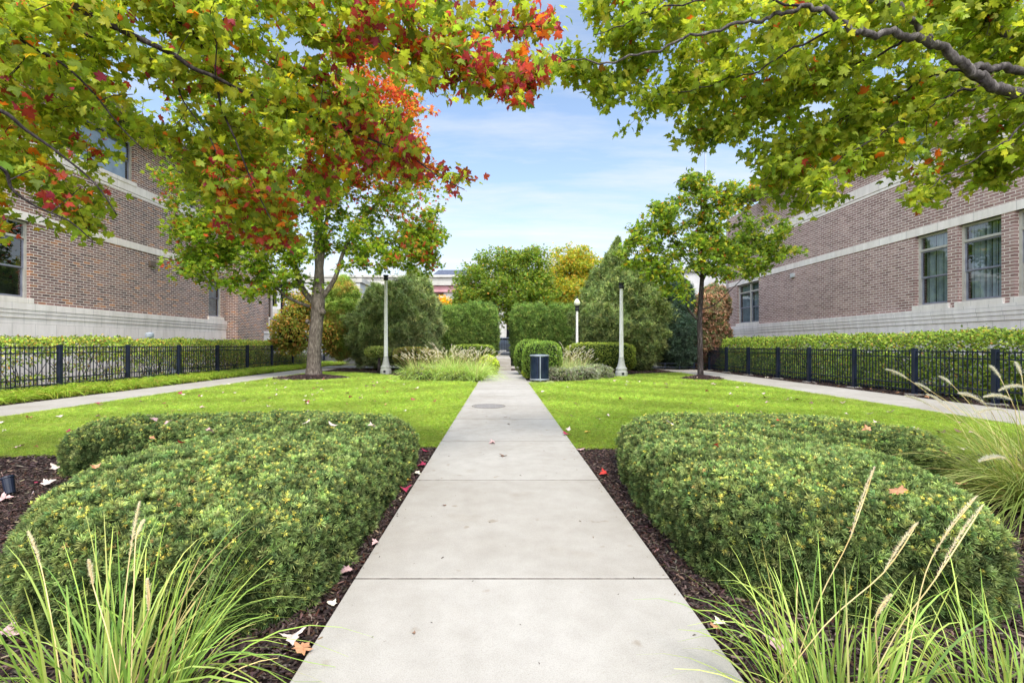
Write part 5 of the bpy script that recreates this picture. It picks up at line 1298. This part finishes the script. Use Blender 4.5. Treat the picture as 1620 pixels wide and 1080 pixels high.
def car(x, y, z, paint, label, sidew=True):
    c = empty('parked_car', (x, y, z), label, 'car', 'cars parked beyond the gate')
    prof = [(-2.2,.35),(-2.22,.7),(-2.1,.92),(-1.35,1.0),(-.75,1.42),(.55,1.45),(1.25,1.02),(2.05,.88),(2.2,.62),(2.18,.32)]
    W = .88; V = []; 
    for s in (-1, 1):
        for (px_, pz) in prof: V.append((x + px_, y + s*W*(.8 if pz > 1.2 else 1.0), z + pz))
    n = len(prof); F = [tuple(range(n)), tuple(range(2*n-1, n-1, -1))] + [(i, i+n, (i+1) % n+n, (i+1) % n) for i in range(n)]
    MB().add(V, F).build('body', paint, c, bevel=.05)
    for s in (-1, 1):
        yy = y + s*(W*.9+.03)
        MB().add([(x-1.15, yy, z+1.02), (x-.7, yy - s*.06, z+1.36), (x-.12, yy - s*.06, z+1.38), (x-.12, yy, z+1.02)], [(0,1,2,3)]).build('side_window', M['dark'], c)
        MB().add([(x-.04, yy, z+1.02), (x-.04, yy - s*.06, z+1.38), (x+.5, yy - s*.06, z+1.38), (x+1.05, yy, z+1.02)], [(0,1,2,3)]).build('side_window', M['dark'], c)
        for px_ in (-1.35, 1.35):
            wv = MB().tube([(x+px_, y+s*(W-.2), z+.33), (x+px_, y+s*(W+.02), z+.33)], .33, 20).build('wheel', M['tyre'], c)
            wv2 = MB().tube([(x+px_, y+s*(W+.0), z+.33), (x+px_, y+s*(W+.035), z+.33)], .2, 14); o = wv2.build('rim', M['rim'], None); o.parent = wv
        MB().box(x+2.12, x+2.22, y+s*.6-.15, y+s*.6+.15, z+.62, z+.76).build('headlight', M['white'], c)
        MB().box(x-2.25, x-2.12, y+s*.6-.15, y+s*.6+.15, z+.7, z+.85).build('taillight', M['redglass'], c)
    return c
car(.2, 40.5, .6, M['carpaint'], 'silver blue parked car seen through the iron gate')
car(6.0, 41.5, .6, M['carwhite'], 'white parked car behind the hedge, right of the round shrubs')

# ================================================================ LAMPS, BIN, UPLIGHT, PIPES
def lamp(x, y, top, label, r0=.095, r1=.07, globe=True, base=True):
    root = empty('lamp_post', (x, y, 0), label, 'lamp post', 'pale lamp posts')
    if base:
        MB().lathe(x, y, [(.26, -.02), (.27, .05), (.27, .2), (.24, .24), (.235, .3), (.25, .33), (.24, .37), (.19, .42), (.15, .55), (.12, .72), (.105, .85)], 16).build('base', M['post_base'], root, smooth=False)
    if base: MB().box(x-.05, x+.05, y-.285, y-.262, .08, .19).build('access_door', M['iron'], root)
    V = []; F = []; nn = 16
    for (rr, z) in ((r0, .85 if base else 0), (r1, top)):
        for k in range(nn*2):
            a = math.pi*k/nn; q = rr*(1.0 if k % 2 == 0 else .90); V.append((x+q*math.cos(a), y+q*math.sin(a), z))
    m = nn*2
    for k in range(m): F.append((k, (k+1) % m, m+(k+1) % m, m+k))
    MB().add(V, F).build('shaft', M['limestone_p'], root)
    MB().lathe(x, y, [(.085, top), (.11, top+.03), (.11, top+.12), (.08, top+.16), (.12, top+.2), (.13, top+.26)], 16).build('fitter', M['iron'], root)
    if globe:
        MB().lathe(x, y, [(.10, top+.262), (.15, top+.33), (.165, top+.41), (.13, top+.52), (.07, top+.6), (.03, top+.64)], 18).build('globe', M['globe'], root, smooth=True)
        MB().lathe(x, y, [(.04, top+.641), (.03, top+.68), (.008, top+.78)], 10).build('finial', M['iron'], root)
    return root
M['post_base'] = noisy_mat('lamp_base', lin(160, 160, 152), lin(186, 184, 176), 9, .6)
lamp(-5.5, 21.7, 4.45, 'tall pale fluted lamp post in the left bed', globe=False)
lamp(5.28, 20.0, 3.85, 'tall pale fluted lamp post in the right bed', globe=False)
lamp(3.93, 23.6, 3.15, 'distant acorn globe lamp before the right arborvitae block', .075, .055, base=False)

TB = empty('litter_bin', (1.42, 16.9, .02), 'round dark blue slatted litter bin beside the path', 'litter bin')
bx_, by_ = 1.42, 16.9
for i in range(34):
    a = 2*math.pi*i/34; ca, sa = math.cos(a), math.sin(a); r0_, r1_ = .335, .347; h = .022
    if False: pass
    MB_ = MB() if i == 0 else MB_
    t = (-sa, ca); V = []
    for z in (.13, .96):
        for rr, k in ((r0_, -1), (r1_, -1), (r1_, 1), (r0_, 1)):
            V.append((bx_ + rr*ca + t[0]*h*k, by_ + rr*sa + t[1]*h*k, z))
    MB_.add(V, [(0,1,2,3)[::-1], (4,5,6,7), (0,1,5,4), (1,2,6,5), (2,3,7,6), (3,0,4,7)])
MB_.build('slats', M['can_dark'], TB)
MB().lathe(bx_, by_, [(.31, .14), (.31, .93)], 28).build('liner', M['iron'], TB)
MB().lathe(bx_, by_, [(.352, .09), (.36, .1), (.36, .13), (.352, .14)], 28).build('bottom_ring', M['can_metal'], TB)
MB().lathe(bx_, by_, [(.35, .961), (.37, .97), (.37, 1.0), (.34, 1.02), (.2, 1.03), (.19, 1.0)], 28).build('rim', M['can_metal'], TB)
MB().box(bx_-.02, bx_+.012, by_-.372, by_-.349, .06, .98).build('hinge_bar', M['can_metal'], TB)
for a in (.6, 2.5, 4.7):
    MB().box(bx_+.3*math.cos(a)-.03, bx_+.3*math.cos(a)+.03, by_+.3*math.sin(a)-.03, by_+.3*math.sin(a)+.03, .02, .095).build('foot', M['iron'], TB)
tag(MB().box(.985, 1.95, 16.45, 17.4, -.02, .018).build('bin_pad', M['concrete']), kind='structure')

UL = empty('garden_uplight', (-4.43, 4.1, 0), 'small black garden uplight in the mulch at the left edge', 'garden light')
MB().tube([(-4.43, 4.1, -.02), (-4.43, 4.1, .06)], .014, 8).build('stake', M['iron'], UL)
MB().tube([(-4.40, 4.08, .045), (-4.445, 4.1, .17)], [.036, .042], 16).tube([(-4.445, 4.1, .1701), (-4.452, 4.103, .185)], [.048, .048], 16).build('housing', M['metal_black'], UL)
for i, (x, y, h, w, lb) in enumerate(((-14.6, 18.9, 1.85, .13, 'taller grey capped vent pipe behind the left fence'), (-14.55, 20.3, 1.2, .22, 'short blue grey utility box behind the left fence'))):
    u = empty('vent_pipe' if i == 0 else 'utility_box', (x, y, 0), lb, 'vent pipe' if i == 0 else 'utility box')
    if i == 0:
        MB().tube([(x, y, 0), (x, y, h-.15)], .07, 12).build('pipe', M['pipe'], u); MB().lathe(x, y, [(.13, h-.16), (.15, h-.1), (.15, h), (.1, h+.05), (.02, h+.06)], 14).build('cap', M['pipe'], u)
    else:
        MB().box(x-w, x+w, y-w, y+w, 0, h).build('cabinet', M['pipe'], u, bevel=.02); MB().box(x-w-.03, x+w+.03, y-w-.03, y+w+.03, h+.002, h+.05).build('lid', M['pipe'], u, bevel=.01)

# ================================================================ FALLEN LEAVES
def leaf_mesh(name, seed, tmpl, curl):
    r = np.random.default_rng(seed); V = tmpl[0].copy(); V[:, 1] -= .4
    V[:, 2] = curl*(np.abs(V[:, 0])**1.5)*1.1 + .12*np.sin(V[:, 1]*4+seed)*.5 + r.normal(0, .03, len(V)); V[:, 2] -= V[:, 2].min()
    me = bpy.data.meshes.new(name); me.from_pydata([tuple(v) for v in V], [], [tuple(map(int, f)) for f in tmpl[1]]); return me
LCOL = {'pink': (.62,.40,.38), 'pale': (.72,.58,.50), 'red': (.55,.05,.04), 'crimson': (.38,.04,.09), 'orange': (.55,.27,.14), 'yellow': (.65,.45,.08), 'brown': (.20,.12,.08), 'cream': (.75,.68,.52)}
LM = {}
for k, c in LCOL.items():
    m = noisy_mat('fallen_' + k, tuple(v*.75 for v in c), tuple(min(1, v*1.1) for v in c), 30, .7, 0, .3, .2, 90); LM[k] = m
_lc = {}
def fallen(x, y, z, s, kind, label, group, rz=None, tilt=.2, seed=0):
    r = random.Random(seed*7+3)
    key = (kind, seed % 3)
    if key not in _lc:
        me = leaf_mesh('fallen_leaf', seed % 3, MAPLE, (.35, .7, .15)[seed % 3]); me.materials.append(LM[kind]); _lc[key] = me
    o = bpy.data.objects.new('fallen_leaf', _lc[key]); COL.objects.link(o)
    o.location = (x, y, z); o.scale = (s, s, s); o.rotation_euler = (r.uniform(-tilt, tilt), r.uniform(-tilt, tilt), r.uniform(0, 6.28) if rz is None else rz)
    tag(o, label, 'fallen leaf', group); return o
def gpt(px, py, z=0):
    Z = (CAMH - z)*720/(py - 546); return (px-793)/720*Z, Z
G0 = 'fallen leaves close to the camera'
near = [(548, 904, .03, .10, 'pink', 'pink leaf on the mulch between the left yew hedge and the path'), (462, 1010, .03, .10, 'pale', 'pale leaf, upper of two, on mulch at the lower left edge of the path'),
 (478, 1026, .03, .085, 'orange', 'tan leaf, lower of two, on mulch at the lower left edge of the path'), (524, 955, .03, .055, 'cream', 'tiny cream leaf beside the left path edge'),
 (594, 858, .03, .05, 'pink', 'small pink leaf on mulch beside the path, behind the larger pink one'), (15, 1000, .04, .15, 'pink', 'large pink leaf under the grass at the left edge'), (45, 985, .04, .12, 'pale', 'large pale leaf under the grass at the left edge'),
 (640, 712, .03, .12, 'crimson', 'pinkish red leaf at the lawn corner left of the path'), (672, 713, .03, .1, 'crimson', 'crimson leaf at the lawn corner, nearer the path'), (668, 736, .03, .11, 'crimson', 'crimson leaf on the dark mulch beside the path edge'),
 (641, 774, .03, .1, 'crimson', 'magenta leaf by the far corner of the left yew hedge'), (660, 748, .03, .08, 'cream', 'cream leaf on mulch left of the path'), (646, 760, .03, .07, 'yellow', 'small yellow leaf beside the hedge corner'),
 (956, 750, .03, .1, 'red', 'red leaf on the mulch right of the path'), (919, 711, .03, .1, 'pink', 'pink leaf at the lawn edge right of the path'), (896, 687, .03, .12, 'crimson', 'dark red leaf on the grass at the right path edge'),
 (898, 680, .03, .1, 'pale', 'pale leaf on the grass at the right path edge'), (929, 683, .03, .1, 'yellow', 'orange yellow leaf on the right lawn near the path'), (1142, 988, .03, .08, 'cream', 'white leaf beneath the right foreground grass'),
 (1230, 1020, .03, .13, 'pink', 'pinkish leaf hidden in the right foreground grass'), (1130, 990, .03, .05, 'orange', 'small orange leaf on mulch under the right foreground grass'), (1590, 928, .03, .08, 'orange', 'orange leaf on the black mulch at the right edge'),
 (95, 740, .03, .16, 'pale', 'pale curled leaf on the mulch left of the hooked hedge'), (62, 764, .03, .1, 'crimson', 'crimson leaf near the garden uplight'), (78, 764, .03, .12, 'pale', 'pale leaf beside the crimson one near the uplight'), (8, 790, .03, .1, 'pink', 'pink leaf at the foot of the garden uplight'),
 (703, 799, .022, .035, 'brown', 'small dark curled leaf near the left side of the second slab'), (796, 721, .022, .09, 'brown', 'brown curled leaf in the middle of the path'), (779, 701, .022, .1, 'pink', 'pinkish leaf lying across a path joint'), (805, 671, .022, .07, 'brown', 'brown leaf on the path beyond the pinkish one'), (800, 660, .022, .06, 'brown', 'farthest brown leaf on the path before the manhole'), (655, 1001, .022, .018, 'brown', 'dark speck of leaf on the nearest slab')]
for i, (px_, py_, z, s, k, lb) in enumerate(near):
    x, y = gpt(px_, py_, z); fallen(x, y, z, s*.9, k, lb, G0, seed=i, tilt=.3)
hedge_l = [(243, 661, 'pink', 'leftmost pink leaf resting on the left yew hedge'), (267, 666, 'pink', 'pink leaf on the back arm of the left yew hedge, near its notch'), (331, 680, 'pink', 'pink leaf on top of the left yew hedge, right of its notch'), (240, 690, 'orange', 'orange leaf in the notch of the left yew hedge'), (525, 670, 'pale', 'pale leaf on the far right top of the left yew hedge'), (588, 672, 'pale', 'pale leaf near the path end of the left yew hedge'), (485, 666, 'pale', 'small pale leaf at the far rim of the left yew hedge'), (286, 697, 'red', 'thin red leaf in the dip of the left yew hedge'), (150, 735, 'orange', 'orange leaf on the left rim of the left yew hedge'),
 (1060, 667, 'pale', 'white leaf on the far left top of the right yew hedge'), (1232, 663, 'red', 'small red leaf at the far rim of the right yew hedge'), (1372, 678, 'orange', 'bright orange leaf on the far right of the right yew hedge'), (1420, 773, 'orange', 'orange leaf in the middle right of the right yew hedge'), (1491, 712, 'orange', 'orange leaf on the dark back lobe of the right yew hedge'), (1132, 702, 'red', 'dull red leaf on the left part of the right yew hedge'), (1150, 672, 'orange', 'small orange leaf at the back left of the right yew hedge'), (1522, 762, 'orange', 'small orange leaf near the right rim of the right yew hedge')]
for i, (px_, py_, k, lb) in enumerate(hedge_l):
    x, y = gpt(px_, py_, .60); fallen(x, y, .585, .075 if i not in (3, 7, 8, 10, 13, 14, 15, 16) else .045, k, lb, 'leaves resting on the yew hedges', seed=i+50, tilt=.5)
rf = np.random.default_rng(900)
def lawn_leaves(poly, n, xr, yr, label, group, bias):
    c = 0
    while c < n:
        y = yr[0] + (yr[1]-yr[0])*rf.random()**1.5; x = rf.uniform(*xr)
        if not in_poly(np.array([x]), np.array([y]), poly)[0]: continue
        if rf.random() > bias(x, y): continue
        k = rf.choice(['pink', 'pale', 'pale', 'pink', 'crimson', 'orange', 'brown', 'cream'])
        fallen(x, y, .035, rf.uniform(.05, .115), str(k), label, group, seed=int(rf.integers(1000)), tilt=.4); c += 1
lawn_leaves(lawnL, 135, (-9.4, -1), (5.6, 19), 'fallen maple leaf scattered on the left lawn', 'fallen leaves on the left lawn', lambda x, y: .35 + .65*(x < -2.5))
lawn_leaves(lawnR, 85, (1, 8.7), (5.8, 19), 'fallen maple leaf scattered on the right lawn', 'fallen leaves on the right lawn', lambda x, y: .25 + .75*(x > 4))
for i in range(22):
    x = rf.uniform(10.9, 11.35); y = rf.uniform(9.5, 22)
    fallen(x, y, .03, rf.uniform(.06, .1), str(rf.choice(['brown', 'pale', 'orange', 'cream'])), 'dry fallen leaf at the foot of the right fence', 'fallen leaves along the right fence', seed=i, tilt=.5)

# ================================================================ WORLD, SUN, CAMERA
SUN_EL, SUN_AZ = 55, 165      # azimuth clockwise from +Y: behind the camera, to the left
w = bpy.data.worlds.new('World'); sc.world = w; w.use_nodes = True
nt = w.node_tree; nt.nodes.clear(); out = nt.nodes.new('ShaderNodeOutputWorld'); bg = nt.nodes.new('ShaderNodeBackground')
sky = nt.nodes.new('ShaderNodeTexSky'); sky.sky_type = 'NISHITA'; sky.sun_disc = False
sky.sun_elevation = R(SUN_EL); sky.sun_rotation = R(SUN_AZ); sky.air_density = 1.0; sky.dust_density = .6; sky.ozone_density = 1.4
tc = nt.nodes.new('ShaderNodeTexCoord'); sep = nt.nodes.new('ShaderNodeSeparateXYZ'); nt.links.new(tc.outputs['Generated'], sep.inputs[0])
# thin cirrus: project the view direction on a plane overhead
den = math_(nt, 'ADD', math_(nt, 'MAXIMUM', sep.outputs[2], 0.0), .12)
cb = nt.nodes.new('ShaderNodeCombineXYZ'); nt.links.new(math_(nt, 'DIVIDE', sep.outputs[0], den), cb.inputs[0]); nt.links.new(math_(nt, 'MULTIPLY', math_(nt, 'DIVIDE', sep.outputs[1], den), 3.2), cb.inputs[1])
cl = noise(nt, .9, 9, .62, cb.outputs[0])
clf = ramp(nt, cl, [(.44, (0, 0, 0)), (.74, (1, 1, 1))])
hz = ramp(nt, sep.outputs[2], [(0.0, (1, 1, 1)), (.12, (.72, .72, .72)), (.32, (.22, .22, .22)), (.6, (.05, .05, .05)), (1, (.02, .02, .02))])
f = math_(nt, 'MINIMUM', math_(nt, 'ADD', math_(nt, 'MULTIPLY', clf, .55), math_(nt, 'MULTIPLY', hz, 1.0)), 1.0)
skycol = mixc(nt, 1.0, sky.outputs[0], (1.85, 1.95, 1.95), 'MULTIPLY')
hal = math_(nt, 'SUBTRACT', math_(nt, 'MULTIPLY', sep.outputs[2], .9), math_(nt, 'ADD', math_(nt, 'MULTIPLY', sep.outputs[1], .8), .25))  # added fill: sky brightened behind the camera and overhead, outside the view
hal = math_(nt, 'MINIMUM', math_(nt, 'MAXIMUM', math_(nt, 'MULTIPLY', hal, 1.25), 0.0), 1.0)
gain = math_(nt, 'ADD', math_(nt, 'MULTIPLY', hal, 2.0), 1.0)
vm = nt.nodes.new('ShaderNodeVectorMath'); vm.operation = 'SCALE'
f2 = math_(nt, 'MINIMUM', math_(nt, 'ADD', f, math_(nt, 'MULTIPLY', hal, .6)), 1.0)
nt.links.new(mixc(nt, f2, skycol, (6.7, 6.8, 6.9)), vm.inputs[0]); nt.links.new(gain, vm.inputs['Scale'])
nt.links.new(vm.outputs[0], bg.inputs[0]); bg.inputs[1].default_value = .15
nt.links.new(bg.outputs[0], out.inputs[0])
su = bpy.data.lights.new('Sun', 'SUN'); su.energy = 3.4; su.angle = R(16); su.color = (1.0, .95, .87)
so = bpy.data.objects.new('sun', su); COL.objects.link(so)
from mathutils import Vector
az = R(SUN_AZ); dvec = Vector((math.sin(az)*math.cos(R(SUN_EL)), math.cos(az)*math.cos(R(SUN_EL)), math.sin(R(SUN_EL))))
so.rotation_euler = dvec.to_track_quat('Z', 'Y').to_euler()
cam = bpy.data.cameras.new('Camera'); co = bpy.data.objects.new('camera', cam); COL.objects.link(co)
cam.sensor_width = 36; cam.lens = 16.0; cam.shift_x = .0105; cam.shift_y = .0037; cam.clip_start = .05; cam.clip_end = 2000
co.location = (0, 0, CAMH); co.rotation_euler = (R(90), 0, 0); sc.camera = co
sc.view_settings.view_transform = 'Standard'; sc.view_settings.look = 'None'; sc.view_settings.exposure = 0; sc.view_settings.gamma = 1
sc.cycles.max_bounces = 8; sc.cycles.transparent_max_bounces = 8; sc.cycles.transmission_bounces = 6
